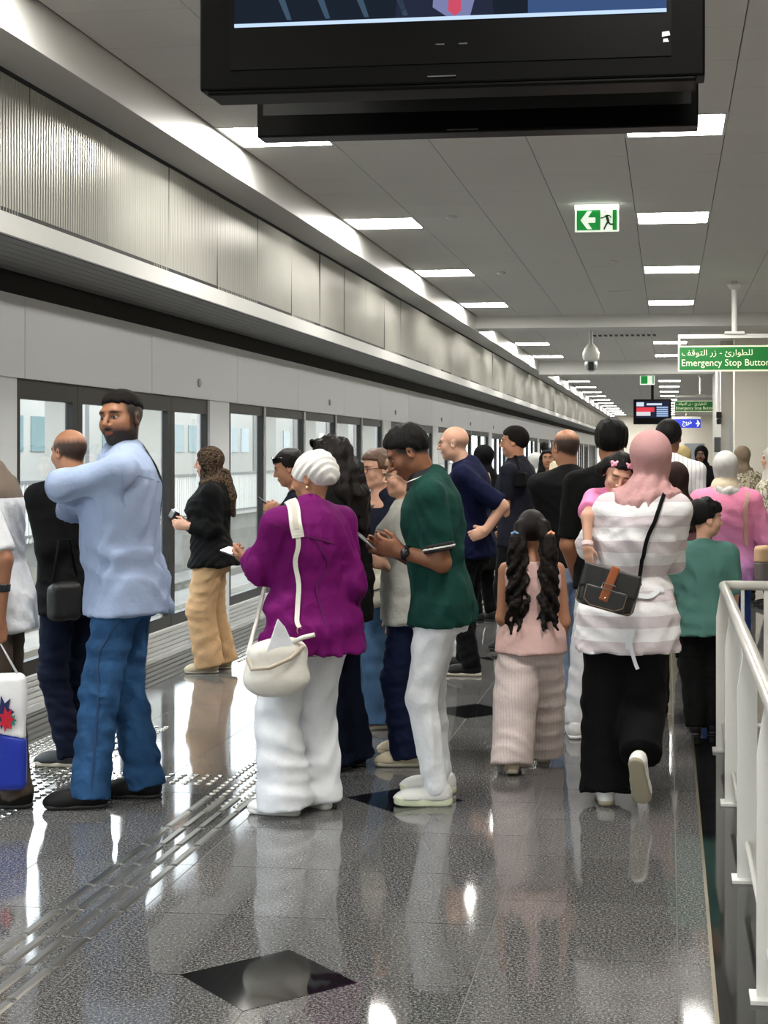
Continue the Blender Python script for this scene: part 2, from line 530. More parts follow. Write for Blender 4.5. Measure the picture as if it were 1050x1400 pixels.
def framed_pane(parent, y0, y1, st0, st1, top, bot, z0=0.2, z1=2.0, name='leaf_frame'):
    x0, x1 = XPSD-0.05, XPSD
    m = MB()
    m.box(x0, x1, y0, y0+st0, z0, z1).box(x0, x1, y1-st1, y1, z0, z1)
    m.box(x0, x1, y0+st0, y1-st1, z1-top, z1).box(x0, x1, y0+st0, y1-st1, z0, z0+bot)
    o = m.build(name, M_BLACK, parent)
    MB().box(x0+0.02, x0+0.03, y0+st0, y1-st1, z0+bot, z1-top).build('pane', M_GLASS, o)
    return o
dn = wn = cn = 0
for k in range(-2, 7):
    a = DS + PER*k
    if a > YE: break
    e = empty('door_%d' % (dn+1), (0, 0, 0)); dn += 1
    structure(e, 'black framed glass platform screen door set')
    w = 0.97
    framed_pane(e, a, a+w, 0.06, 0.085, 0.12, 0.09)
    framed_pane(e, a+w+0.004, a+2*w, 0.085, 0.035, 0.12, 0.09)
    framed_pane(e, a+2*w+0.004, a+3*w, 0.035, 0.085, 0.12, 0.09)
    framed_pane(e, a+3*w+0.004, a+4*w, 0.085, 0.05, 0.12, 0.09)
    for yc in (a+4*w+0.02, a+PER-0.6):
        c = MB().box(XPSD-0.10, XPSD+0.015, yc, yc+0.58, 0.0, 2.0).build('wall_pillar_%d' % (cn+1), M_FASCIA); cn += 1
        structure(c, 'pale grey pillar panel between screen doors and windows')
    offs = [0, 1.22, 2.87, 4.45, 6.0, 7.42]
    for i in range(5):
        y0 = a+4*w+0.62+offs[i]; y1 = a+4*w+0.62+offs[i+1]
        if y0 > YE: continue
        e = empty('window_%d' % (wn+1), (0, 0, 0)); wn += 1
        structure(e, 'tall black framed platform window with pale mullion')
        framed_pane(e, y0+0.03, y1-0.03, 0.05, 0.05, 0.09, 0.08, name='frame')
        MB().box(XPSD-0.06, XPSD+0.012, y1-0.03, y1+0.03, 0.2, 2.0).build('mullion', M_GREY, e)

# ------------------------------------------------------------------ the track side beyond the glass
M_BALLAST = mat('track_concrete', lin(132,131,126), 0.9, var=(3, 0.15))
M_OPP = mat('opposite_wall', lin(176,175,170), 0.8, var=(0.8, 0.05))
M_OPPG = mat('opposite_grey', lin(118,120,120), 0.7)
M_OPPW = mat('opposite_window', lin(120,146,150), 0.15)
tr = MB().box(-11.0, -3.95, YB, YE, -1.3, -1.15).build('floor_track', M_BALLAST); structure(tr, 'pale concrete track bed behind the screen doors')
ed = MB().box(-4.2, -3.93, YB, YE, -1.2, -0.02).build('wall_platform_edge', M_BALLAST); structure(ed, 'concrete platform edge below the screen doors')
for i, x in enumerate((-5.3, -6.75, -8.2, -9.6)):
    o = MB().box(x-0.04, x+0.04, YB, YE, -1.15, -1.0).build('track_rail', M_STEEL)
    tag(o, 'steel running rail on the track bed, %s from the platform' % ORD[i], 'rail', 'steel rails on the track')
op = MB().box(-16, -11.0, YB, YE, -1.3, 0.0).build('floor_opposite', M_BALLAST); structure(op, 'pale opposite platform across the tracks')
ow = empty('wall_opposite', (0, 0, 0)); structure(ow, 'pale building wall across the tracks')
MB().box(-16.3, -16, YB, YE, 0, 5.2).build('wall_panel', M_OPP, ow)
win_me = MB().box(-0.02, 0.03, 0, 1.0, 0, 0.9).mesh('window'); win_me.materials.append(M_OPPW)
rec_me = MB().box(-0.02, 0.05, 0, 2.2, 0, 3.1).mesh('recess'); rec_me.materials.append(M_OPPG)
y = 10.0
while y < 84:
    link('window', win_me, None, ow, (-16, y, 1.6)); link('window', win_me, None, ow, (-16, y+1.5, 1.6))
    link('recess', rec_me, None, ow, (-16, y+3.2, 0))
    y += 6.5
y = 8.0; i = 0
while y < 84:
    o = MB().box(-12.0, -11.4, y, y+0.55, 0, 5.0).build('column', M_OPP); structure(o, 'white column of the opposite platform')
    y += 5.2
o = MB().box(-12.2, -11.2, YB, YE, 3.2, 3.9).build('wall_opposite_beam', M_OPP); structure(o, 'white beam along the opposite platform')
rl = empty('railing', (-10.9, 0, 0)); tag(rl, 'pale railing with upright bars along the opposite platform', 'railing')
MB().box(-0.03, 0.03, 6, 84, 1.02, 1.08).box(-0.03, 0.03, 6, 84, 0.1, 0.14).build('rail', M_OPPG, rl)
mm = MB(); y = 6.0
while y < 84:
    mm.box(-0.015, 0.015, y, y+0.03, 0.0, 1.02); y += 0.16
mm.build('balusters', M_WHITE, rl)['kind'] = 'stuff'

# ------------------------------------------------------------------ right side and end walls
w = MB().box(4.2, 4.4, YB, YE, -0.3, CEIL+0.2).build('wall_right', M_WALL); structure(w, 'cream painted wall on the far side of the stairs')
w = MB().box(-4.2, 4.4, YB-0.2, YB, -0.3, CEIL+0.2).build('wall_back', M_WALL); structure(w, 'cream wall closing the hall behind the camera')
w = MB().box(-4.2, 4.4, YE, YE+0.2, -0.3, CEIL+0.2).build('wall_end', M_WALL); structure(w, 'cream end wall far down the platform')
w = MB().box(1.2, 4.2, 28.4, 36.0, 0, CEIL).build('wall_shaft', M_WALL); structure(w, 'cream lift shaft wall beside the hanging green sign')
w = MB().box(0.98, 1.2, 29.2, 29.7, 0, CEIL).box(1.02, 1.2, 30.2, 36.0, 0, CEIL).build('trim_1', mat('grey_pilaster', lin(186,184,178), 0.6)); structure(w, 'grey upright pilaster at the corner of the lift shaft')
w = MB().box(1.10, 1.16, 28.36, 28.40, 0.0, 2.2).build('trim_2', M_GREY); structure(w, 'slim metal conduit running up the shaft corner')
fd = MB().box(0.9, 2.0, YE-0.05, YE, 0, 2.1).build('door_%d' % (dn+1), mat('far_door_grey', lin(150,156,164), 0.5)); structure(fd, 'grey door in the far end wall')
roof = MB().box(-4.3, 4.4, YB, YE, CEIL+0.22, CEIL+0.5).build('roof', M_OPPG); structure(roof, 'concrete roof slab above the hall')
# ------------------------------------------------------------------ white railing round the stairwell
M_RAIL = mat('railing_white', lin(222,222,218), 0.35)
rail = empty('railing', (0.285, 5.0, 0)); tag(rail, 'white metal railing guarding the stairwell in the foreground', 'railing')
RY = 8.17
for k in range(7):
    y = RY - 1.235*k
    if y < 0: break
    m = MB().prism([(-0.036, 0.012), (0.036, 0.012), (0.036, 0.70), (0.012, 0.845), (-0.012, 0.845), (-0.036, 0.70)], 'y', y-5.0-0.012, y-5.0+0.012)
    p = m.build('post', M_RAIL, rail, bevel=0.002)
    MB().box(-0.055, 0.055, y-5.0-0.05, y-5.0+0.05, 0.003, 0.016).build('foot_plate', M_RAIL, p, bevel=0.002)
MB().tube([(0, -6.0, 0.865), (0, RY-5.0-0.05, 0.865), (0.008, RY-5.0-0.012, 0.865), (0.05, RY-5.0, 0.865), (2.1, RY-5.0, 0.865)], 0.025, 14).build('handrail', mat('handrail_satin', lin(205,204,198), 0.3, 0.3), rail, smooth=True)
MB().tube([(0, -6.0, 0.14), (0, RY-5.0, 0.14)], 0.010, 8).tube([(0, RY-5.0, 0.14), (2.1, RY-5.0, 0.14)], 0.010, 8).build('lower_rail', M_RAIL, rail, smooth=True)
for k, x in enumerate((0.10, 0.23, 0.5, 0.77, 1.04, 1.31, 1.58, 1.85, 2.1)):
    r = 0.009 if k == 0 else 0.022
    MB().box(x-r, x+r, RY-5.0-0.008, RY-5.0+0.008, 0.003, 0.845).build('baluster', M_RAIL, rail)

# ------------------------------------------------------------------ two hanging screens back to back
M_TV = mat('screen_housing', lin(4,4,4), 0.45, spec=.06)
M_TVB = mat('screen_bezel', lin(3,3,3), 0.35, spec=.08)
def pix_at(px, py, Y):
    """world X and Z of a pixel on the plane y = Y"""
    xc = (px-CX)/F
    t = Y / (math.cos(YAW) + xc*math.sin(YAW))
    return t*(xc*math.cos(YAW)-math.sin(YAW)), EYE + (CY-py)*t/F
YT = 3.86
xl, zb = pix_at(273, 131, YT); xr, _ = pix_at(964, 108, YT)
tv = empty('hanging_screen', ((xl+xr)/2, YT, zb)); tag(tv, 'large black hanging information screen showing a broadcast, facing the camera', 'screen', 'screens hanging over the platform')
hw = (xr-xl)/2
H_TV = 0.80
MB().box(-hw, hw, 0, 0.09, 0.012, H_TV).box(-hw+0.02, hw-0.02, 0.0, 0.12, 0, 0.012).build('housing', M_TV, tv, bevel=0.006)
bz = 0.094; bb = 0.172
MB().box(-hw+bz-0.012, hw-bz+0.012, -0.004, 0.004, bb-0.11, H_TV-0.06).build('glass_front', M_TVB, tv)
sc = MB().box(-hw+bz, hw-bz, -0.007, 0.0, bb, H_TV-0.08).build('display', emission('display_dark', (0.012, 0.018, 0.03, 1), 1.0), tv)
EM = lambda n, c, s=1.0: emission(n, c, s)
W2 = hw-bz
xs = 0.205                                                                     # where the studio picture ends and the side panel begins
MB().box(xs, W2, -0.0085, -0.004, bb+0.006, H_TV-0.08).build('side_panel', EM('display_panel', (0.045, 0.09, 0.22, 1)), sc)
MB().box(-W2, W2, -0.0095, -0.004, bb-0.002, bb+0.006).build('ticker_line', EM('display_line', (0.55, 0.72, 0.95, 1), 1.1), sc)
MB().prism([(-0.13, bb+0.006), (0.12, bb+0.006), (0.10, bb+0.18), (0.02, bb+0.26), (-0.06, bb+0.25), (-0.12, bb+0.15)], 'y', -0.009, -0.004).build('picture_suit', EM('display_suit', (0.02, 0.025, 0.05, 1)), sc)
MB().prism([(-0.035, bb+0.03), (0.0, bb+0.006), (0.06, bb+0.006), (0.075, bb+0.06), (0.05, bb+0.25), (-0.02, bb+0.25)], 'y', -0.0095, -0.004).build('picture_shirt', EM('display_shirt', (0.20, 0.22, 0.42, 1)), sc)
MB().prism([(0.004, bb+0.02), (0.022, bb+0.006), (0.038, bb+0.02), (0.028, bb+0.22), (0.014, bb+0.22)], 'y', -0.010, -0.004).build('picture_tie', EM('display_tie', (0.62, 0.08, 0.14, 1)), sc)
for k in range(4):
    x = -0.46 + 0.10*k
    MB().prism([(x+0.05, bb+0.012), (x+0.062, bb+0.012), (x+0.0, bb+0.2), (x-0.03, bb+0.2)], 'y', -0.009, -0.004).build('picture_streak', EM('display_streak%d' % k, (0.05, 0.09, 0.14, 1)), sc)
MB().box(-hw*0.075, hw*0.035, -0.006, 0.0, 0.028, 0.031).build('slot', mat('slot_grey', lin(74,74,76), .5), tv)
MB().box(-0.028, -0.006, -0.006, 0.0, 0.108, 0.111).box(0.03, 0.052, -0.006, 0.0, 0.108, 0.111).build('status_marks', mat('marks_grey', lin(70,70,72), 0.4), tv)
MB().prism([(hw-0.105, 0.108), (hw-0.085, 0.112), (hw-0.088, 0.122), (hw-0.105, 0.120)], 'y', -0.008, 0).prism([(hw-0.102, 0.095), (hw-0.088, 0.096), (hw-0.092, 0.104), (hw-0.102, 0.103)], 'y', -0.008, 0).build('badge', mat('badge_white', lin(235,235,235), 0.4), tv)
MB().box(-0.06, 0.06, 0.09, 0.16, H_TV*0.3, H_TV*0.8).box(-0.03, 0.03, 0.10, 0.14, H_TV*0.7, CEIL-zb).build('mount_pole', M_TV, tv)
YT2 = 4.42
xl2, zb2 = pix_at(351, 192, YT2); xr2, _ = pix_at(955, 172, YT2)
tv2 = empty('hanging_screen', ((xl2+xr2)/2, YT2, zb2)); tag(tv2, 'black hanging screen seen from behind, back to back with the near one', 'screen', 'screens hanging over the platform')
hw2 = (xr2-xl2)/2
MB().box(-hw2, hw2, 0, 0.09, 0.008, 0.78).build('housing', M_TVB, tv2, bevel=0.006)
MB().box(-hw2+0.02, hw2-0.02, -0.004, 0.0, 0.07, 0.74).build('back_panel', mat('screen_back', lin(6,6,6), 0.5), tv2)
MB().box(-hw2*0.12, hw2*0.02, -0.003, 0.0, 0.014, 0.017).build('slot', mat('slot_grey', lin(74,74,76), .5), tv2)
MB().box(-0.03, 0.03, -0.05, -0.01, 0.4, CEIL-zb2).build('mount_pole', M_TV, tv2)

# ------------------------------------------------------------------ exit sign under the ceiling
M_GRN = mat('sign_green', lin(12,132,52), 0.4, emit=(lin(12,150,60), 0.55))
M_SIGNW = mat('sign_white', lin(240,246,232), 0.4, emit=(lin(240,248,232), 0.75))
YS = 13.0
xl, zt = pix_at(786, 275, YS); xr, zb = pix_at(846, 316, YS)
ex = empty('exit_sign', ((xl+xr)/2, YS, zb)); tag(ex, 'green lit exit sign with arrow and running figure under the ceiling', 'exit sign')
hw = (xr-xl)/2; hh = zt-zb
MB().box(-hw, hw, 0.0, 0.03, 0, hh*0.72).build('panel', M_SIGNW, ex)
MB().box(-hw, hw, -0.02, 0.05, hh*0.72, hh*0.86).build('lamp_bar', emission('exit_lamp', (0.95, 1.0, 0.9, 1), 3.0), ex)
MB().box(-hw, hw, -0.015, 0.045, hh*0.86, CEIL-zb).build('housing', M_WHITE, ex)
u = hw/4.6
for xa, xb in ((-4.2, 0.75), (3.3, 4.2)):
    MB().box(xa*u, xb*u, -0.003, 0.0, 0.02*hh+0.006, hh*0.70).build('green_field', M_GRN, ex)
c = hh*0.37
MB().prism([(-3.4*u, c), (-2.0*u, c+0.075), (-1.0*u, c+0.075), (-1.9*u, c+0.022), (-0.3*u, c+0.022), (-0.3*u, c-0.022), (-1.9*u, c-0.022), (-1.0*u, c-0.075), (-2.0*u, c-0.075)], 'y', -0.006, -0.002).build('arrow', M_SIGNW, ex)
man = MB()
def limb(a, b, r):
    man.tube([(a[0]*u, -0.003, c+a[1]*u), (b[0]*u, -0.003, c+b[1]*u)], r*u, 6)
limb((2.0, 1.0), (2.4, -0.3), 0.34); limb((2.0, 0.9), (1.4, 0.5), 0.14); limb((1.4, 0.5), (0.8, 0.4), 0.14); limb((2.1, 1.0), (2.7, 0.9), 0.14); limb((2.7, 0.9), (3.0, 0.4), 0.13)
limb((2.4, -0.3), (1.9, -1.1), 0.22); limb((1.9, -1.1), (1.5, -2.0), 0.19); limb((2.4, -0.3), (2.7, -0.9), 0.22); limb((2.7, -0.9), (3.5, -0.95), 0.19); limb((1.75, 1.65), (1.8, 1.7), 0.28)
man.build('running_figure', mat('sign_darkgreen', lin(10,80,40), 0.5), ex)

# ------------------------------------------------------------------ hanging direction signs
def shape_ar(s):
    F_ = {'للطوارئ': [0xFEDF, 0xFEE0, 0xFEC4, 0xFEEE, 0xFE8D, 0xFEAD, 0xFE89], 'زر': [0xFEAF, 0xFEAD], 'التوقف': [0xFE8D, 0xFEDF, 0xFE98, 0xFEEE, 0xFED7, 0xFED2],
          'خروج': [0xFEA7, 0xFEAE, 0xFEED, 0xFE9D], '-': [ord('-')]}
    out = []
    for w_ in s.split(' '):
        out += F_[w_] + [32]
    return ''.join(chr(cc) for cc in reversed(out[:-1]))
def place_text(me, m, parent, x, z, width, height=None, y=-0.003, name='lettering'):
    co = np.array([v.co[:] for v in me.vertices], dtype=float)
    x0, x1 = co[:, 0].min(), co[:, 0].max(); z0, z1 = co[:, 1].min(), co[:, 1].max()
    sx = width/(x1-x0); sz = sx if height is None else height/(z1-z0)
    new = np.stack([x+(co[:, 0]-x0)*sx, y - co[:, 2]*0.5, z+(co[:, 1]-z0)*sz], 1)
    me.vertices.foreach_set('co', new.astype(np.float32).ravel()); me.update()
    me.name = name
    return link(name, me, m, parent)
M_SGREEN = mat('board_green', lin(8,112,44), 0.4, emit=(lin(8,112,44), 0.18))
M_SLET = mat('board_letters', lin(235,244,205), 0.4, emit=(lin(235,244,205), 0.35))
def green_sign(px0, py0, py1, Y, poleX, label, posts=True):
    xl, zt = pix_at(px0, py0, Y); _, zb = pix_at(px0, py1, Y)
    hh = zt-zb; ww = hh*4.4
    e = empty('hanging_sign', (xl, Y, zb)); tag(e, label, 'sign', 'green emergency stop signs')
    MB().box(0, ww, 0, 0.05, 0, hh).build('board', M_SLET, e)
    MB().box(0.018, ww-0.018, -0.003, 0.0, 0.018, hh-0.018).build('green_face', M_SGREEN, e)
    MB().box(0, ww, 0.0, 0.05, hh+0.09, hh+0.14).box(0.0, 0.03, 0.01, 0.04, hh, hh+0.1).box(ww-0.03, ww, 0.01, 0.04, hh, hh+0.1).build('hanger_bar', M_WHITE, e)
    MB().box(poleX-0.12, poleX+0.12, -0.03, 0.08, hh+0.14, hh+0.17).lathe([(0.035, hh+0.17), (0.035, CEIL-zb)], (poleX, 0.025, 0), 12).lathe([(0.09, CEIL-zb-0.04), (0.05, CEIL-zb-0.1)], (poleX, 0.025, 0), 12).build('pole', M_WHITE, e)
    place_text(text_mesh('Emergency Stop Button', 1.0), M_SLET, e, 0.045, hh*0.13, hh*3.38, hh*0.34)
    place_text(text_mesh(shape_ar('للطوارئ - زر التوقف'), 1.0), M_SLET, e, 0.045, hh*0.55, hh*2.72, hh*0.30)
    m = MB().box(ww*0.80, ww*0.95, -0.006, -0.003, hh*0.2, hh*0.8)
    m.build('pictogram_field', M_SLET, e)
    MB().prism([(ww*0.83, hh*0.45), (ww*0.87, hh*0.45), (ww*0.875, hh*0.28), (ww*0.92, hh*0.28), (ww*0.92, hh*0.62), (ww*0.90, hh*0.72), (ww*0.83, hh*0.55)], 'y', -0.009, -0.006).build('pictogram_hand', M_SGREEN, e)
    return e
green_sign(927, 473, 508, 19.1, 0.68, 'green hanging sign reading Emergency Stop Button in English and Arabic, the nearer one')
green_sign(922, 548, 563, 41.0, 0.68, 'green hanging Emergency Stop Button sign farther off beside the small screen')
xl, zt = pix_at(918, 573, 62); xr, zb = pix_at(958, 585, 62)
bs = empty('hanging_sign', (xl, 62, zb)); tag(bs, 'blue hanging exit sign with white arrows and Arabic lettering', 'sign')
ww = xr-xl; hh = zt-zb
MB().box(0, ww, 0, 0.05, 0, hh).build('board', mat('board_blue', lin(30,52,190), 0.4, emit=(lin(30,52,190), 0.4)), bs)
MB().box(ww*0.5-0.02, ww*0.5+0.02, 0.01, 0.04, hh, CEIL-zb).build('pole', M_WHITE, bs)
MB().box(0, ww, -0.02, 0.07, hh, hh+0.1).build('lamp_bar', M_WHITE, bs)
place_text(text_mesh(shape_ar('خروج'), 1.0), M_SIGNW, bs, ww*0.38, hh*0.15, ww*0.32, hh*0.7)
ar = [(0, .5), (.5, 0), (.8, 0), (.5, .38), (1, .38), (1, .62), (.5, .62), (.8, 1), (.5, 1)]
MB().prism([(ww*(0.03+0.13*a), hh*(0.15+0.7*b)) for a, b in ar], 'y', -0.006, 0).prism([(ww*(0.97-0.13*a), hh*(0.15+0.7*b)) for a, b in ar], 'y', -0.006, 0).build('arrow', M_SIGNW, bs)
# small far exit sign and notice
YS = 36.0
xl, zt = pix_at(875, 513, YS); xr, zb = pix_at(895, 526, YS)
e2 = empty('exit_sign', (xl, YS, zb)); tag(e2, 'small green exit sign far off above the small screen', 'exit sign')
MB().box(0, xr-xl, 0, 0.04, 0, zt-zb).box((xr-xl)*.4, (xr-xl)*.6, 0, 0.04, zt-zb, CEIL-zb).build('panel', M_SIGNW, e2)
for xa, xb in ((0.02, (xr-xl)*.52), ((xr-xl)*.85, (xr-xl)-.02)):
    MB().box(xa, xb, -0.003, 0, 0.02, zt-zb-0.02).build('green_field', M_GRN, e2)

# ------------------------------------------------------------------ far screen
YF = 46.0
xl, zt = pix_at(866, 546, YF); xr, zb = pix_at(918, 580, YF)
ts = empty('hanging_screen', ((xl+xr)/2, YF, zb)); tag(ts, 'small far hanging screen showing a red and white news picture', 'screen', 'screens hanging over the platform')
hw = (xr-xl)/2; hh = zt-zb
MB().box(-hw, hw, 0, 0.09, 0, hh).build('housing', M_TV, ts)
d = MB().box(-hw*.86, hw*.86, -0.006, 0, hh*.26, hh*.92).build('display', EM('far_display', (0.02, 0.025, 0.05, 1)), ts)
MB().box(-hw*.84, hw*.1, -0.010, -0.004, hh*.5, hh*.68).build('picture_red', EM('far_red', (0.7, 0.05, 0.07, 1), 1.2), d)
MB().box(-hw*.84, -hw*.1, -0.010, -0.004, hh*.34, hh*.5).build('picture_white', EM('far_white', (0.75, 0.75, 0.8, 1), 1.0), d)
MB().box(-hw*.84, -hw*.45, -0.010, -0.004, hh*.72, hh*.88).box(-hw*.3, hw*.5, -0.010, -0.004, hh*.76, hh*.84).build('picture_title', EM('far_title', (0.7, 0.8, 0.95, 1), 1.0), d)
for k in range(5):
    MB().box(hw*.22, hw*.82, -0.010, -0.004, hh*(.31+.085*k), hh*(.365+.085*k)).build('picture_row', EM('far_row%d' % k, (0.4, 0.55, 0.85, 1), 1.0), d)
MB().box(-0.04, 0.04, 0.02, 0.07, hh, CEIL-zb).build('mount_pole', M_TV, ts)

# ------------------------------------------------------------------ camera dome hanging from the first beam
xk, zk = pix_at(808, 508, 25.0)
cc = empty('security_camera', (xk, 25.0, zk)); tag(cc, 'white dome security camera hanging from the ceiling past the first beam', 'security camera')
MB().lathe([(0.09, 0.16), (0.13, 0.2), (0.14, 0.3), (0.10, 0.38), (0.05, 0.44), (0.03, 0.46), (0.03, CEIL-zk)], (0, 0, 0), 18).build('housing', M_WHITE, cc, smooth=True)
MB().lathe([(0.03, 0.0), (0.08, 0.03), (0.10, 0.09), (0.10, 0.17)], (0, 0, 0), 16).build('dome', M_GREY, cc, smooth=True)
MB().box(-0.04, 0.05, -0.115, -0.06, 0.02, 0.15).build('lens_block', M_BLACK, cc, bevel=0.01)
# small fittings on the shaft corner
xk, zk = pix_at(983, 572, 29.1)
o = MB().box(-0.05, 0.05, -0.05, 0.05, 0, 0.12).lathe([(0.045, -0.11), (0.05, -0.02), (0.03, 0.0)], (0, -0.03, 0), 12).build('wall_camera', M_BLACK, loc=(xk, 29.12, zk), bevel=0.01)
tag(o, 'small black camera on the grey pilaster of the lift shaft', 'camera')
xk, zk = pix_at(981, 608, 29.15)
o = MB().box(-0.06, 0.06, 0, 0.04, -0.14, 0.14).box(-0.045, 0.045, -0.006, 0, -0.12, 0.12).build('notice_panel', mat('notice_grey', lin(70,74,78), 0.4), loc=(xk, 29.15, zk), bevel=0.004)
tag(o, 'dark grey notice panel on the shaft pilaster', 'notice')
# ------------------------------------------------------------------ signed-distance modelling of figures and soft goods
f32 = np.float32
def smin(a, b, k):
    h = np.clip(0.5 + 0.5*(b-a)/k, 0, 1)
    return b + (a-b)*h - k*h*(1-h)
def smax(a, b, k): return -smin(-a, -b, k)
def V(*a): return np.array(a, dtype=f32)
def unit(v):
    v = np.asarray(v, dtype=f32); return v/(np.linalg.norm(v)+1e-9)

def cone(a, b, ra, rb, flat0=False, flat1=False):
    a = np.asarray(a, f32); b = np.asarray(b, f32); ab = b-a; L = float(np.linalg.norm(ab))+1e-6
    def f(P):
        q = P-a
        t = (q@ab)/(L*L)
        tc = np.clip(t, None if flat0 else 0, None if flat1 else 1) if not (flat0 and flat1) else t
        r = ra+(rb-ra)*np.clip(t, 0, 1)
        d = np.sqrt(((q-tc[:, None]*ab)**2).sum(1)) - r
        if flat1: d = np.maximum(d, (t-1)*L)
        if flat0: d = np.maximum(d, -t*L)
        return d
    lo = np.minimum(a-ra, b-rb); hi = np.maximum(a+ra, b+rb)
    f.lo, f.hi = lo, hi
    return f

def ell(c, r, R=None):
    c = np.asarray(c, f32); r = np.asarray(r, f32)
    def f(P):
        q = P-c
        if R is not None: q = q@R
        k0 = np.sqrt(((q/r)**2).sum(1)); k1 = np.sqrt(((q/(r*r))**2).sum(1))+1e-6
        return k0*(k0-1)/k1
    m = float(r.max()); f.lo, f.hi = c-m, c+m
    return f

def rbox(c, h, rad, R=None):
    c = np.asarray(c, f32); h = np.asarray(h, f32)-rad
    def f(P):
        q = P-c
        if R is not None: q = q@R
        q = np.abs(q)-h
        return np.sqrt((np.maximum(q, 0)**2).sum(1)) + np.minimum(q.max(1), 0) - rad
    m = float(np.linalg.norm(h))+rad; f.lo, f.hi = c-m, c+m
    return f

def union(parts, k=0.02, pad=0.07):
    """smooth union; every part is only evaluated near its own bounds"""
    def f(P):
        out = np.full(len(P), 1.0, dtype=f32)
        for g in parts:
            lo, hi = g.lo-pad, g.hi+pad
            m = np.all((P > lo) & (P < hi), axis=1)
            if m.any():
                d = g(P[m])
                out[m] = smin(out[m], d, g.k if hasattr(g, 'k') else k)
            far = np.maximum(np.maximum(g.lo-P, P-g.hi), 0)
            fd = np.sqrt((far**2).sum(1))+0.0
            out = np.where(m, out, np.minimum(out, np.maximum(fd, pad*0.6)))
        return out
    f.lo = np.min([g.lo for g in parts], axis=0); f.hi = np.max([g.hi for g in parts], axis=0)
    return f

def folds(seed, freq=22.0, stretch=(1, 1, 0.6)):
    """creased cloth: warped ridges whose strength wanders over the surface"""
    rs = np.random.RandomState(seed)
    K = rs.normal(size=(5, 3))*np.array(stretch); K /= np.linalg.norm(K, axis=1)[:, None]
    K = K*freq*rs.uniform(.7, 1.5, 5)[:, None]; ph = rs.uniform(0, 6.28, 5)
    K2 = rs.normal(size=(5, 3))*freq*0.22; ph2 = rs.uniform(0, 6.28, 5)
    K3 = rs.normal(size=(5, 3))*freq*0.16; ph3 = rs.uniform(0, 6.28, 5)
    K, K2, K3 = K.astype(f32), K2.astype(f32), K3.astype(f32)
    def n(P):
        o = 0
        for i in range(5):
            s = np.sin(P@K[i]+ph[i]+1.8*np.sin(P@K2[i]+ph2[i]))
            w = np.clip(.45+.75*np.sin(P@K3[i]+ph3[i]), 0, 1)
            o = o + w*(np.abs(s)*1.3-.8 if i % 2 else s*.6)
        return (o*0.72).astype(f32)
    return n

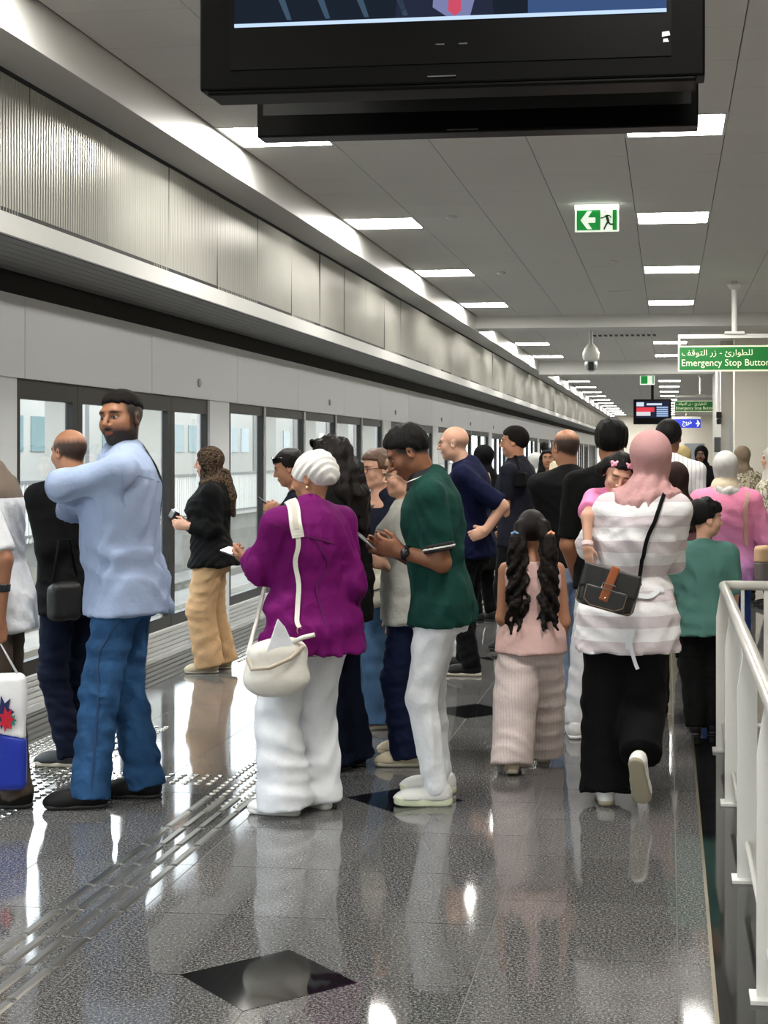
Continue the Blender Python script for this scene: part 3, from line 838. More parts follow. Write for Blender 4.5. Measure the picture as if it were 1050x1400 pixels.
def surface(f, vox, lo=None, hi=None, band=1.6):
    """naive surface nets over a narrow band; returns vertices (n,3), quads (m,4)"""
    lo = np.asarray(f.lo if lo is None else lo, dtype=np.float64)-2.2*vox
    hi = np.asarray(f.hi if hi is None else hi, dtype=np.float64)+2.2*vox
    S = 4
    nc = np.ceil((hi-lo)/(vox*S)).astype(int)+1
    n = nc*S
    gx = [(lo[a]+vox*(np.arange(nc[a])*S+(S-1)/2)).astype(f32) for a in range(3)]
    C = np.stack(np.meshgrid(*gx, indexing='ij'), -1).reshape(-1, 3)
    dc = f(C).reshape(nc)
    near = np.abs(dc) < vox*S*band
    D = np.repeat(np.repeat(np.repeat(dc, S, 0), S, 1), S, 2).astype(f32)
    ci = np.argwhere(near)
    o = np.stack(np.meshgrid(*[np.arange(S)]*3, indexing='ij'), -1).reshape(-1, 3)
    fi = (ci[:, None, :]*S+o[None]).reshape(-1, 3)
    Pf = (lo+fi*vox).astype(f32)
    out = np.empty(len(Pf), f32)
    for s in range(0, len(Pf), 200000):
        out[s:s+200000] = f(Pf[s:s+200000])
    D[fi[:, 0], fi[:, 1], fi[:, 2]] = out
    ins = D < 0
    cs = np.zeros(tuple(n-1), np.int8)
    for dx in (0, 1):
        for dy in (0, 1):
            for dz in (0, 1):
                cs += ins[dx:n[0]-1+dx, dy:n[1]-1+dy, dz:n[2]-1+dz]
    act = np.argwhere((cs > 0) & (cs < 8))
    if len(act) == 0:
        return np.zeros((0, 3)), np.zeros((0, 4), int)
    idx = np.full(tuple(n-1), -1, np.int32)
    idx[act[:, 0], act[:, 1], act[:, 2]] = np.arange(len(act))
    cor = [(0,0,0),(1,0,0),(0,1,0),(1,1,0),(0,0,1),(1,0,1),(0,1,1),(1,1,1)]
    val = np.stack([D[act[:, 0]+c[0], act[:, 1]+c[1], act[:, 2]+c[2]] for c in cor], 1)
    acc = np.zeros((len(act), 3)); cnt = np.zeros(len(act))
    for i, j in ((0,1),(2,3),(4,5),(6,7),(0,2),(1,3),(4,6),(5,7),(0,4),(1,5),(2,6),(3,7)):
        a, b = val[:, i], val[:, j]
        m = (a < 0) != (b < 0)
        t = np.where(m, a/(a-b+1e-12), 0)[:, None]
        p = np.array(cor[i])[None]*(1-t)+np.array(cor[j])[None]*t
        acc += np.where(m[:, None], p, 0); cnt += m
    verts = lo+(act+acc/np.maximum(cnt, 1)[:, None])*vox
    quads = []
    for ax in range(3):
        u, w = (ax+1) % 3, (ax+2) % 3
        sl0 = [slice(1, None)]*3; sl1 = [slice(1, None)]*3
        sl0[ax] = slice(0, -1); sl1[ax] = slice(1, None)
        A = ins[tuple(sl0)]; B = ins[tuple(sl1)]
        e = np.argwhere(A != B)
        off = np.ones(3, int); off[ax] = 0
        e = e+off
        ok = np.all(e < n-1, axis=1) & (e[:, u] >= 1) & (e[:, w] >= 1)
        e = e[ok]
        fl = ins[e[:, 0], e[:, 1], e[:, 2]]
        def at_(du, dw):
            q = e.copy(); q[:, u] -= du; q[:, w] -= dw
            return idx[q[:, 0], q[:, 1], q[:, 2]]
        q = np.stack([at_(0, 0), at_(1, 0), at_(1, 1), at_(0, 1)], 1)
        q[~fl] = q[~fl][:, ::-1]
        q = q[np.all(q >= 0, axis=1)]
        quads.append(q)
    return verts, np.concatenate(quads)

NTRI = [0]
def quad_mesh(name, verts, quads, color=None, smooth=True):
    me = bpy.data.meshes.new(name)
    nv, nq = len(verts), len(quads)
    me.vertices.add(nv); me.vertices.foreach_set('co', np.ascontiguousarray(verts, dtype=f32).ravel())
    me.loops.add(nq*4); me.loops.foreach_set('vertex_index', np.ascontiguousarray(quads, dtype=np.int32).ravel())
    me.polygons.add(nq); me.polygons.foreach_set('loop_start', np.arange(0, nq*4, 4, dtype=np.int32))
    me.polygons.foreach_set('use_smooth', np.full(nq, smooth))
    me.update(calc_edges=True)
    if color is not None:
        at = me.color_attributes.new('Col', 'FLOAT_COLOR', 'POINT')
        at.data.foreach_set('color', np.ascontiguousarray(color, dtype=f32).ravel())
    NTRI[0] += nq*2
    return me

def sdf_obj(name, f, vox, m, parent=None, lo=None, hi=None, loc=None, rot=None, off=None):
    v, q = surface(f, vox, lo, hi)
    if off is not None: v = v-np.asarray(off)
    o = link(name, quad_mesh(name, v, q), m, parent)
    if loc is not None: o.location = loc
    if rot is not None: o.rotation_euler = rot
    return o

def rotz(a):
    c, s = math.cos(a), math.sin(a); return np.array([[c, -s, 0], [s, c, 0], [0, 0, 1]], f32)
def rotx(a):
    c, s = math.cos(a), math.sin(a); return np.array([[1, 0, 0], [0, c, -s], [0, s, c]], f32)
def roty(a):
    c, s = math.cos(a), math.sin(a); return np.array([[c, 0, s], [0, 1, 0], [-s, 0, c]], f32)
D2R = math.pi/180

# ------------------------------------------------------------------ skin material with vertex colour
M_SKIN = bpy.data.materials.new('skin'); M_SKIN.use_nodes = True
_p = M_SKIN.node_tree.nodes['Principled BSDF']; _p.inputs['Roughness'].default_value = 0.5; _p.inputs['Specular IOR Level'].default_value = 0.35
_a = M_SKIN.node_tree.nodes.new('ShaderNodeVertexColor'); _a.layer_name = 'Col'
M_SKIN.node_tree.links.new(_a.outputs[0], _p.inputs['Base Color'])
SKINS = {'tan': lin(176,126,98), 'brown': lin(150,104,78), 'light': lin(204,158,134), 'dark': lin(92,62,48), 'deep': lin(128,84,60)}

TORSO = {   # z, half width, half depth, y offset of each section, in units of the figure's height
 'm': ([.455, .49, .53, .57, .62, .67, .72, .765, .80, .825, .85],
       [.070, .094, .100, .096, .091, .095, .104, .110, .106, .070, .036],
       [.055, .070, .073, .068, .064, .068, .073, .072, .060, .046, .036],
       [-.006, -.010, -.008, -.002, .004, .004, .004, .000, -.006, -.008, -.004]),
 'f': ([.455, .49, .53, .57, .62, .67, .72, .765, .80, .825, .85],
       [.075, .105, .110, .102, .084, .084, .092, .096, .092, .062, .032],
       [.058, .076, .078, .069, .058, .064, .078, .072, .054, .042, .032],
       [-.008, -.014, -.012, -.002, .004, .008, .014, .008, -.004, -.008, -.004]),
 'c': ([.42, .46, .50, .56, .62, .67, .71, .75, .78, .80, .82],
       [.066, .088, .092, .088, .086, .090, .094, .096, .092, .062, .036],
       [.052, .066, .068, .066, .064, .064, .066, .062, .052, .044, .036],
       [-.004, -.006, -.004, .004, .008, .004, .002, .000, -.004, -.006, -.004])}

class Fig:
    """a posed figure in its own frame: x to its right, y forward, z up, feet on z = 0; lengths in metres"""
    def __init__(s, H, sex='m', girth=1.0, belly=0.0, lean=0.0, side=0.0, twist=0.0, pelvis=(0, 0, 0), head=(0, 0, 0), hs=None, headoff=(0, 0, 0),
                 armL=None, armR=None, footL=None, footR=None, shw=None, hunch=0.0, skin='tan', curve=0.0):
        s.H = H; s.sex = sex; s.girth = girth; s.skin = skin
        T = TORSO[sex]
        s.tz = np.array(T[0])*H+pelvis[2]; s.rx = np.array(T[1])*H*girth; s.ry = np.array(T[2])*H*girth; s.oy = np.array(T[3])*H
        if belly:
            w = np.exp(-((np.array(T[0])-0.61)/0.075)**2)
            s.ry = s.ry+belly*w*0.55; s.oy = s.oy+belly*w*0.45; s.rx = s.rx+belly*0.35*w
        s.pel = np.array(pelvis, float)
        zw = .54*H
        def shear(z):
            u = np.clip(z-zw, 0, None)
            return (pelvis[0]+np.tan(side*D2R)*u, pelvis[1]+np.tan(lean*D2R)*u+curve*u*u)
        s.shear = shear
        s.twist = lambda z: twist*D2R*np.clip((z-.5*H)/(.3*H), 0, 1)
        kid = sex == 'c'
        zs = (.770 if kid else .796)*H + pelvis[2] + hunch
        shw = shw or {'m': .112, 'f': .098, 'c': .095}[sex]*H*(0.5+0.5*girth)
        cx, cy = shear(zs); R = rotz(twist*D2R)
        s.sh = {k: np.array([cx, cy-.006*H, zs])+R@np.array([sg*shw, 0, 0]) for k, sg in (('L', -1), ('R', 1))}
        hs = hs or H/1.75
        s.hs = hs
        zn = H+pelvis[2]-.203*hs
        cx, cy = shear(zn)
        s.Rh = (rotz(head[0]*D2R)@rotx(-head[1]*D2R)@roty(head[2]*D2R)).astype(f32)
        s.neck = np.array([cx, cy+.004, zn])
        s.hc = s.neck+s.Rh@np.array([0, .012*hs, .085*hs])+np.array(headoff)
        l1, l2 = .172*H, .150*H
        s.el, s.wr, s.hand = {}, {}, {}
        for k, a, sg in (('L', armL, -1), ('R', armR, 1)):
            a = dict(a or {})
            S = s.sh[k]
            W = np.array(a.get('W', (sg*.135*H, .02*H, .47*H)), float)
            if 'E' in a:
                E = np.array(a['E'], float)
            else:
                dv = W-S; L = np.linalg.norm(dv)
                if L > (l1+l2)*.995:
                    W = S+dv/L*(l1+l2)*.995; dv = W-S; L = np.linalg.norm(dv)
                pole = np.array(a.get('pole', (sg*.5, -1.0, -.2)), float)
                u = dv/L; pole = pole-u*(pole@u); pole /= np.linalg.norm(pole)
                x = (l1*l1-l2*l2+L*L)/(2*L); h = math.sqrt(max(l1*l1-x*x, 0))
                E = S+u*x+pole*h
            s.el[k], s.wr[k] = E, W
            hd = unit(a.get('hd', W-E)); hn = np.array(a.get('hn', (-sg, .1, 0)), float)
            hn = unit(hn-hd*(hn@hd)); s.hand[k] = (hd, hn, a.get('curl', 0.45), a.get('thumb', 1.0), a.get('show', True))
        s.hip, s.kn, s.an, s.foot = {}, {}, {}, {}
        hz = (.505 if kid else .52)*H+pelvis[2]; hwid = .052*H*(1 if not kid else .95)
        for k, ft, sg in (('L', footL, -1), ('R', footR, 1)):
            ft = dict(ft or {})
            A = np.array(ft.get('at', (sg*.06*H, 0)), float)
            yaw = ft.get('yaw', -sg*8)*D2R; pitch = ft.get('pitch', 0)*D2R
            Rf = rotz(yaw)@rotx(-pitch)
            ank = np.array([A[0], A[1], (A[2] if len(A) > 2 else 0)+.048*H])
            hp = np.array([pelvis[0]+sg*hwid, pelvis[1], hz])
            l1_, l2_ = (hz-.048*H)*.515, (hz-.048*H)*.500
            dv = ank-hp; L = min(np.linalg.norm(dv), (l1_+l2_)*.999)
            u = dv/np.linalg.norm(dv); pole = np.array(ft.get('pole', (math.sin(-yaw)*1.0, math.cos(yaw), 0)), float); pole = pole-u*(pole@u); pole /= np.linalg.norm(pole)
            x = (l1_*l1_-l2_*l2_+L*L)/(2*L); h = math.sqrt(max(l1_*l1_-x*x, 0))
            s.hip[k], s.an[k] = hp, ank
            s.kn[k] = hp+u*x+pole*h
            s.foot[k] = (ank, Rf)
    # ---- pieces
    def torso(s, ease=0.0, z0=None, z1=None, hem=0.0, front=0.0, back=0.0, keep_hips=True, cinch=0.0):
        H = s.H
        tz, rx, ry, oy = s.tz, s.rx+ease, s.ry+ease, s.oy
        if cinch:
            w = cinch*np.exp(-((tz-.605*H)/(.045*H))**2); rx = rx-w; ry = ry-w
        z0 = tz[0] if z0 is None else z0; z1 = tz[-1] if z1 is None else z1
        if z0 < tz[2] and keep_hips:                                        # a garment hanging below the hips keeps the hips' width
            keep = tz >= tz[2]
            tz = np.concatenate([[z0], tz[keep]]); rx = np.concatenate([[rx[2]+hem], rx[keep]]); ry = np.concatenate([[ry[2]+hem], ry[keep]]); oy = np.concatenate([[oy[2]], oy[keep]])
        def f(P):
            z = P[:, 2]
            sx, sy = s.shear(z)
            a = s.twist(z); c, sn = np.cos(a), np.sin(a)
            x, y = P[:, 0]-sx, P[:, 1]-sy
            x, y = x*c+y*sn, -x*sn+y*c
            y = y-np.interp(z, tz, oy)
            a_, b_ = np.interp(z, tz, rx), np.interp(z, tz, ry)
            b_ = b_ + np.where(y > 0, front, back)
            r = np.sqrt(x*x+y*y)+1e-6
            k = np.sqrt((x/a_)**2+(y/b_)**2)+1e-6
            d = (r-r/k)*0.9
            return np.maximum(d, np.maximum(z0-z, z-z1)).astype(f32)
        xs = [s.shear(np.array(z)) for z in (z0, z1)]
        m = max(rx.max(), (ry+np.abs(oy)).max())+max(front, back, 0)+abs(hem)
        f.lo = np.array([min(a[0] for a in xs)-m, min(a[1] for a in xs)-m, z0]); f.hi = np.array([max(a[0] for a in xs)+m, max(a[1] for a in xs)+m, z1])
        return f
    def trap(s, k, ease=0.0):
        H = s.H; kid = s.sex == 'c'
        z = (.80 if kid else .838)*H+s.pel[2]; cx, cy = s.shear(np.array(z))
        a = np.array([cx, cy-.012*H, z]); b = s.sh[k]+np.array([0, 0, .004*H])
        r = (.030 if s.sex == 'm' else .026)*H*(.5+.5*s.girth)
        return cone(a, b, r+ease*.6, r*.95+ease*.6)
    def arm(s, k, ease=0.0, upto=2.0, thick=1.0, flare=0.0, flat=True):
        """upto: 0..1 along the upper arm, 1..2 along the forearm"""
        H = s.H*(0.4+0.6*s.girth)*thick*(1.12 if s.sex == 'c' else 1.0)
        S, E, W = s.sh[k], s.el[k], s.wr[k]
        r0, r1, r2 = .0285*H+ease, .024*H+ease, .0165*H+ease
        out = []
        if upto < 1:
            p = S+(E-S)*upto; out.append(cone(S, p, r0, r0+(r1-r0)*upto+flare, False, flat))
        else:
            out.append(cone(S, E, r0, r1))
            if upto > 1:
                t = upto-1; p = E+(W-E)*t
                out.append(cone(E, p, r1, r1+(r2-r1)*t+flare, False, flat))
        return out
    def leg(s, k, ease=0.0, rr=None, hem=None, flat=False, end=0.0):
        H = s.H*(0.5+0.5*s.girth)
        hp, kn, an = s.hip[k], s.kn[k], s.an[k]
        r = rr or (.050*H+ease, .032*H+ease, .020*H+ease)
        u = (an-kn)/np.linalg.norm(an-kn)
        e = an+u*end
        return [cone(hp, kn, r[0], r[1]), cone(kn, e, r[1], r[2], False, flat)]
    def head_sdf(s):
        h = s.hs; hc = s.hc.astype(f32); R = s.Rh
        c = lambda *a: np.array(a)*h
        kid = s.sex == 'c'; fem = s.sex == 'f'
        jw = 0.85 if kid else (0.92 if fem else 1.0)
        base = [ell(c(0, -.012, .030), c(.077, .097, .088)), ell(c(0, .022, -.034), c(.062*jw, .068, .082*(0.94 if kid else 1)))]
        jaw = [ell(c(0, .058, -.090*(0.93 if kid else 1)), c(.026*jw, .024, .022)), ell(c(-.042*jw, .008, -.066), c(.024, .034, .030)), ell(c(.042*jw, .008, -.066), c(.024, .034, .030))]
        cheeks = [ell(c(-.036, .056, -.026), c(.028, .028, .030)), ell(c(.036, .056, -.026), c(.028, .028, .030)), cone(c(-.034, .077, .026), c(.034, .077, .026), .013*h, .013*h)]
        nz = .8 if (kid or fem) else 1.0
        nose = [cone(c(0, .088, .016), c(0, .090+.024*nz, -.026), .0075*h, .0115*h*nz), ell(c(-.012, .098, -.031), c(.008, .010, .007)), ell(c(.012, .098, -.031), c(.008, .010, .007))]
        lips = [cone(c(-.017, .083, -.0585), c(0, .0905, -.0565), .0055*h, .0065*h), cone(c(.017, .083, -.0585), c(0, .0905, -.0565), .0055*h, .0065*h),
                cone(c(-.014, .083, -.067), c(.014, .083, -.067), .0065*h, .0065*h), ell(c(0, .088, -.067), c(.012, .006, .006))]
        ears = [ell(c(sg*.079, -.008, -.006), c(.008, .019, .031), rotz(-sg*.35)@rotx(.15)) for sg in (-1, 1)]
        earh = [ell(c(sg*.088, -.004, -.002), c(.006, .010, .018)) for sg in (-1, 1)]
        socks = [ell(c(sg*.032, .098, .004), c(.019, .022, .013)) for sg in (-1, 1)]
        eyes = [ell(c(sg*.031, .0725, .004), c(.0128, .0128, .0128)) for sg in (-1, 1)]
        mouth = cone(c(-.018, .0925, -.0625), c(.018, .0925, -.0625), .0018*h, .0018*h)
        def g(P):
            Q = ((P-hc)@R).astype(f32)
            d = smin(base[0](Q), base[1](Q), .03*h)
            for j in jaw: d = smin(d, j(Q), .03*h)
            for j in cheeks: d = smin(d, j(Q), .022*h)
            for j in socks: d = smax(d, -j(Q), .014*h)
            for j in nose: d = smin(d, j(Q), .010*h)
            for j in lips: d = smin(d, j(Q), .006*h)
            d = smax(d, -mouth(Q), .003*h)
            for j in eyes: d = smin(d, j(Q), .002*h)
            for j in ears: d = smin(d, j(Q), .010*h)
            for j in earh: d = smax(d, -j(Q), .006*h)
            return d
        g.lo, g.hi = hc-.135*h, hc+.135*h
        return g
    def skull(s, t=0.0):
        """cranium and back of the head only, for hair and scarves, in the figure's frame"""
        h = s.hs; hc = s.hc.astype(f32); R = s.Rh
        e1 = ell(V(0, -.012, .030)*h, V(.077, .097, .088)*h+t); e2 = ell(V(0, .010, -.034)*h, V(.064, .062, .080)*h+t)
        def g(P):
            Q = ((P-hc)@R).astype(f32)
            return smin(e1(Q), e2(Q), .03*h)
        g.lo, g.hi = hc-.135*h-t, hc+.135*h+t
        return g
    def hq(s, P): return ((P-s.hc.astype(f32))@s.Rh)/s.hs
    def hand_sdf(s, k):
        H = s.H; W = s.wr[k]; hd, hn, curl, thumb, show = s.hand[k]
        hl = (.108 if s.sex == 'm' else .104)*H*(1.05 if s.sex == 'c' else 1)
        sd = np.cross(hd, hn); sd = unit(sd)
        th = sd if k == 'R' else -sd                     # thumb side
        B = np.stack([hd, sd, hn], 1).astype(f32)
        parts = [ell(W+hd*hl*.25, np.array([.29, .225, .095])*hl, B)]
        for i, (o, ln) in enumerate(((-.165, .40), (-.055, .46), (.055, .43), (.155, .33))):
            p = W+hd*hl*(.44-.03*abs(i-1.5))-th*hl*o*1.0
            a = curl*(0.55+.12*i)
            r = .050*hl
            for seg, fr_ in enumerate((.46, .30, .24)):
                dirv = hd*math.cos(a)+hn*math.sin(a)
                q = p+dirv*ln*hl*fr_*1.05
                parts.append(cone(p, q, r, r*.9)); p = q; r *= .9; a += curl*.75
        p = W+hd*hl*.10+th*hl*.15+hn*hl*.02
        d1 = unit(hd*.75+th*.55*thumb+hn*.35); q = p+d1*hl*.26
        parts.append(cone(p, q, .075*hl, .055*hl)); d2 = unit(hd*.9+th*.1*thumb+hn*.35*(.5+curl)); parts.append(cone(q, q+d2*hl*.24, .053*hl, .043*hl))
        f = union(parts, k=.010*H/1.75, pad=.03)
        return f
    def body(s, name, vox=.011, hvox=.0042, facevis=True):
        H = s.H
        parts = [s.torso(-.012, keep_hips=False)]
        for k in 'LR':
            parts.append(s.trap(k, -.004))
            parts += s.arm(k, 0.0, 2.0, flat=False)
            parts += s.leg(k, -.010)
            ank, Rf = s.foot[k]
            L = .15*H
            o = ank-Rf@np.array([0, 0, .048*H])
            parts += [cone(o+Rf@np.array([0, -.02, .03]), o+Rf@np.array([0, .40*L, .022]), .024*H/1.75, .022*H/1.75)]
        cz = s.neck-np.array([0, .012, .05*s.hs])
        nb = np.array([*s.shear(s.tz[-3]), s.tz[-3]])
        up = s.hc+s.Rh@np.array([0, -.018*s.hs, -.045*s.hs])
        nr = {'m': .056, 'f': .047, 'c': .040}[s.sex]*s.hs*(.6+.4*s.girth)
        parts.append(cone(nb, up, nr*1.12, nr))
        hf = s.head_sdf(); parts.append(hf)
        hands = {k: s.hand_sdf(k) for k in 'LR' if s.hand[k][4]}
        parts += list(hands.values())
        f = union(parts, k=.022)
        s.bodyf = f
        v, q = surface(f, vox)
        boxes = [(s.hc-np.array([.12, .13, .135])*s.hs, s.hc+np.array([.12, .13, .13])*s.hs, hvox)]
        for k, hfn in hands.items(): boxes.append((hfn.lo-.004, hfn.hi+.004, .0048 if hvox < .006 else hvox))
        V_, Q_ = [], []; base = 0
        ctr = v[q].mean(1)
        keep = np.ones(len(q), bool)
        for lo, hi, vx in boxes:
            keep &= ~np.all((ctr > lo+.006) & (ctr < hi-.006), axis=1)
        q = q[keep]
        us = np.unique(q); mp = np.full(len(v), -1); mp[us] = np.arange(len(us)); v = v[us]; q = mp[q]
        V_.append(v); Q_.append(q); base = len(v)
        for lo, hi, vx in boxes:
            g = f
            def clipped(P, f=f): return f(P)
            clipped.lo, clipped.hi = lo+2.2*vx, hi-2.2*vx
            v2, q2 = surface(clipped, vx)
            V_.append(v2); Q_.append(q2+base); base += len(v2)
        v = np.concatenate(V_); q = np.concatenate(Q_)
        return quad_mesh(name, v, q, s.paint(v))
    def paint(s, v):
        base = np.array(SKINS[s.skin]); n = len(v)
        col = np.tile(base, (n, 1))
        Q = s.hq(v.astype(f32))
        x, y, z = Q[:, 0], Q[:, 1], Q[:, 2]
        ax = np.abs(x)
        head = (np.abs(x) < .12) & (np.abs(y) < .14) & (np.abs(z) < .14)
        fr = head & (y > .05)
        def mix(m, c, a):
            a = np.clip(a, 0, 1)*m
            col[:, :3] = col[:, :3]*(1-a[:, None])+np.array(c[:3])*a[:, None]
        soft = lambda d, w: np.clip(.5-d/w, 0, 1)
        hairc = getattr(s, 'hairc', (.012, .009, .008))
        mix(fr, base*[.78, .42, .42, 1], soft(np.sqrt((x/.023)**2+((z+.0625)/.0105)**2)-1, .5))
        bz = .0265-.10*np.clip(ax-.03, 0, 1)
        mix(fr, hairc, .9*soft(np.sqrt(((ax-.032)/.022)**2+((z-bz)/.0058)**2)-1, .6))
        ey = np.sqrt(((ax-.031)/.0140)**2+((z-.003)/.0052)**2)-1
        if not getattr(s, 'eyes_closed', False):
            mix(fr & (y > .06), (.40, .36, .34), soft(ey, .35))
            gx = getattr(s, 'gaze', 0.0)
            mix(fr & (y > .06), (.02, .012, .008), soft(np.sqrt(((x-np.sign(x)*.031-gx)/.0062)**2+((z-.003)/.0062)**2)-1, .35))
        mix(fr & (y > .06), (.03, .02, .017), .85*soft(np.abs(np.sqrt(((ax-.031)/.0155)**2+((z-.0035)/.0075)**2)-1)-.12, .25)*(z > .0025 if not getattr(s, 'eyes_closed', False) else z < .003))
        bd = getattr(s, 'beard', 0)
        if bd:
            jawl = (y < .105) & head
            m1 = soft(z-(-.047-.28*np.clip(.06-y, 0, .08)+.55*np.clip(.05-y, 0, 1)), .02)*(y > -.028)
            m1 = m1*(1-soft(np.sqrt((x/.020)**2+((z+.0625)/.009)**2)-1, .4))*soft(-(z+.125), .02)
            m2 = soft(np.sqrt((x/.027)**2+((z+.046)/.006)**2)-1, .5)*(y > .06)
            mix(jawl, hairc, bd*np.maximum(m1, m2))
            side = soft(z-.02, .02)*soft(-(z+.05), .02)*((y < .03) & (y > -.02))
            mix(jawl & (ax > .05), hairc, bd*.75*side)
        fr_ = getattr(s, 'fringe', None)
        if fr_ is not None:
            ztop, alpha, hc_ = fr_
            wob = .002*np.sin(x*90+y*70)+.0015*np.sin(x*210-y*160)
            g = soft(-(z-(-.010+.62*y)+wob), .022)*soft(z-ztop+wob+.22*np.clip(.03-np.abs(x), 0, 1), .035)*soft(y-.045, .02)*soft(-(z+.085), .02)
            ear = (ax > .083) & (y > -.03) & (y < .03) & (z < .03)
            mix(head & ~ear, hc_, alpha*g)
        return col

def figure(fig, name, label, at, view, group='people waiting on the platform', vox=.015, hvox=.0042, z=0.0, cat='person'):
    """at = (px, py) of the point between the feet; view = 0 back to us, 90 facing picture left, 180 facing us"""
    X, Y = ground(*at)
    me = fig.body(name, vox, hvox)
    o = link(name, me, M_SKIN)
    o.location = (X, Y, z); o.rotation_euler = (0, 0, (view+azimuth(at[0]))*D2R)
    tag(o, label, cat, group)
    fig.o = o
    return o

# ------------------------------------------------------------------ garments
def with_folds(f, seed, amp, freq=22.0, stretch=(1, 1, .6)):
    n = folds(seed, freq, stretch)
    def g(P): return f(P)+amp*n(P)
    g.lo, g.hi = f.lo-amp, f.hi+amp
    return g

def top(fig, m, name='shirt', hem=.46, ease=.014, sleeve=1.9, sl_ease=.010, flare=.0, seed=1, amp=.005, collar=None, vox=.0115, hemflare=0.0, neck=None, front=0.0, back=0.0, freq=52, cut=None, slL=None, slR=None, sl_thick=1.0, th=.058, thk=.046, cinch=0.0):
    H = fig.H
    z1 = fig.tz[-1]-.012*H if neck is None else neck*H
    parts = [fig.torso(ease, hem*H, z1, hemflare, front, back, cinch=cinch)]
    for k in 'LR':
        if sleeve > 0: parts.append(fig.trap(k, ease))
        if th:
            lc = cone(fig.hip[k], fig.kn[k], th*H+.010, thk*H+.010)
            def hipf(P, lc=lc): return np.maximum(lc(P), hem*H-P[:, 2])
            hipf.lo, hipf.hi = np.maximum(lc.lo, [-9, -9, hem*H]), np.maximum(lc.hi, lc.lo)
            parts.append(hipf)
        u = {'L': slL, 'R': slR}[k] or sleeve
        if u > 0:
            parts += fig.arm(k, sl_ease, u, flare=flare, thick=sl_thick)
    f = union(parts, k=.035)
    n_ = folds(seed, freq, (1, 1, .75)); f1 = f; zt_ = fig.sh['L'][2]
    def f(P): return f1(P)+amp*n_(P)*np.clip(.35+(zt_-P[:, 2])*6, .35, 1)
    f.lo, f.hi = f1.lo-amp, f1.hi+amp
    if cut is not None:
        f0 = f
        def f(P): return np.maximum(f0(P), cut(P))
        f.lo, f.hi = f0.lo, f0.hi
    fig.topf = f; fig.hemz = hem*H
    o = sdf_obj(name, f, vox, m, fig.o)
    if collar:
        ch, ct, cm = collar
        zb_ = z1+.006*H; cx, cy = fig.shear(np.array(zb_))
        up = fig.hc+fig.Rh@np.array([0, -.018*fig.hs, -.045*fig.hs])
        nb = np.array([*fig.shear(fig.tz[-3]), fig.tz[-3]])
        ax = unit(up-nb)
        nr = {'m': .056, 'f': .047, 'c': .040}[fig.sex]*fig.hs*(.6+.4*fig.girth)
        p0 = nb+ax*(zb_-nb[2])/max(ax[2], .5)
        ring = cone(p0-ax*.03, p0+ax*ch, nr*1.12+ct+.030, nr*1.05+ct, True, True)
        sdf_obj('collar', ring, .006 if vox < .012 else vox*.8, cm or m, o)
    return o

def trousers(fig, m, name='trousers', rr=(.058, .044, .034), seat=.018, end=.0, top_z=.58, seed=5, amp=.005, vox=.0115, freq=58, flat=True, rrR=None, endR=None):
    """rr: half widths at thigh, knee and hem in units of height"""
    H = fig.H
    parts = [fig.torso(seat, fig.tz[0]-.01*H, top_z*H, keep_hips=False)]
    for k in 'LR':
        r = [a*H for a in ((rrR if (k == 'R' and rrR) else rr))]
        parts += fig.leg(k, rr=r, flat=flat, end=(endR if (k == 'R' and endR is not None) else end))
    f = union(parts, k=.03)
    f = with_folds(f, seed, amp, freq, (.55, .55, 1.25))
    if hasattr(fig, 'topf'):
        f2, tf, zh = f, fig.topf, fig.hemz+.012
        def f(P):
            d = f2(P); m = P[:, 2] > zh
            if m.any(): d[m] = np.maximum(d[m], tf(P[m])+.007)
            return d
        f.lo, f.hi = f2.lo, f2.hi
    fig.legf = f
    return sdf_obj(name, f, vox, m, fig.o)

def shoes(fig, mu, ms, name='shoe', vox=.006, sole=.022, low=True, L=None, wide=1.0, collar=True, only='LR'):
    H = fig.H
    for k in only:
        ank, Rf = fig.foot[k]
        L_ = (L or .155)*H
        sc = L_/.27
        o = ank-Rf@np.array([0, 0, .048*H])
        g = lambda a: o+Rf@(np.array(a)*sc)
        parts = [ell(g((.003, .128, .028)), np.array([.046*wide, .066, .036])*sc, Rf), ell(g((0, .075, .038)), np.array([.042*wide, .085, .044])*sc, Rf), ell(g((0, .0, .050)), np.array([.038*wide, .06, .056])*sc, Rf), ell(g((0, -.038, .046)), np.array([.036*wide, .034, .050])*sc, Rf)]
        if collar: parts.append(cone(g((0, .0, .05)), g((0, -.012, .088)), .040*sc, .037*sc, False, True))
        f = union(parts, k=.03*sc)
        so = o
        def up_(P, f=f, so=so, Rf=Rf):
            z = (P-so)@Rf[:, 2]
            return np.maximum(f(P), sole*.7*sc-z)
        up_.lo, up_.hi = f.lo, f.hi
        ob = sdf_obj(name, up_, vox, mu, fig.o)
        c1, c2, c3 = np.array([0, -.038])*sc, np.array([0, .06])*sc, np.array([.004, .142])*sc
        def sl(P, so=so, Rf=Rf):
            q = (P-so)@Rf
            def seg(a, b, ra, rb):
                ab = b-a; t = np.clip(((q[:, :2]-a)@ab)/(ab@ab), 0, 1)
                return np.sqrt(((q[:, :2]-a-t[:, None]*ab)**2).sum(1))-(ra+(rb-ra)*t)
            d2 = smin(seg(c1, c2, .037*sc*wide, .037*sc*wide), seg(c2, c3, .038*sc*wide, .047*sc*wide), .02*sc)
            h = sole*sc*.5
            hh_ = h*(1+.0*q[:, 1])
            return smax(d2, np.abs(q[:, 2]-hh_-.06*np.clip(q[:, 1]-.10*sc, 0, 1))-h, .012*sc)
        m = .21*sc
        sl.lo, sl.hi = o-m, o+m
        sdf_obj('sole', sl, vox*.8, ms, ob)

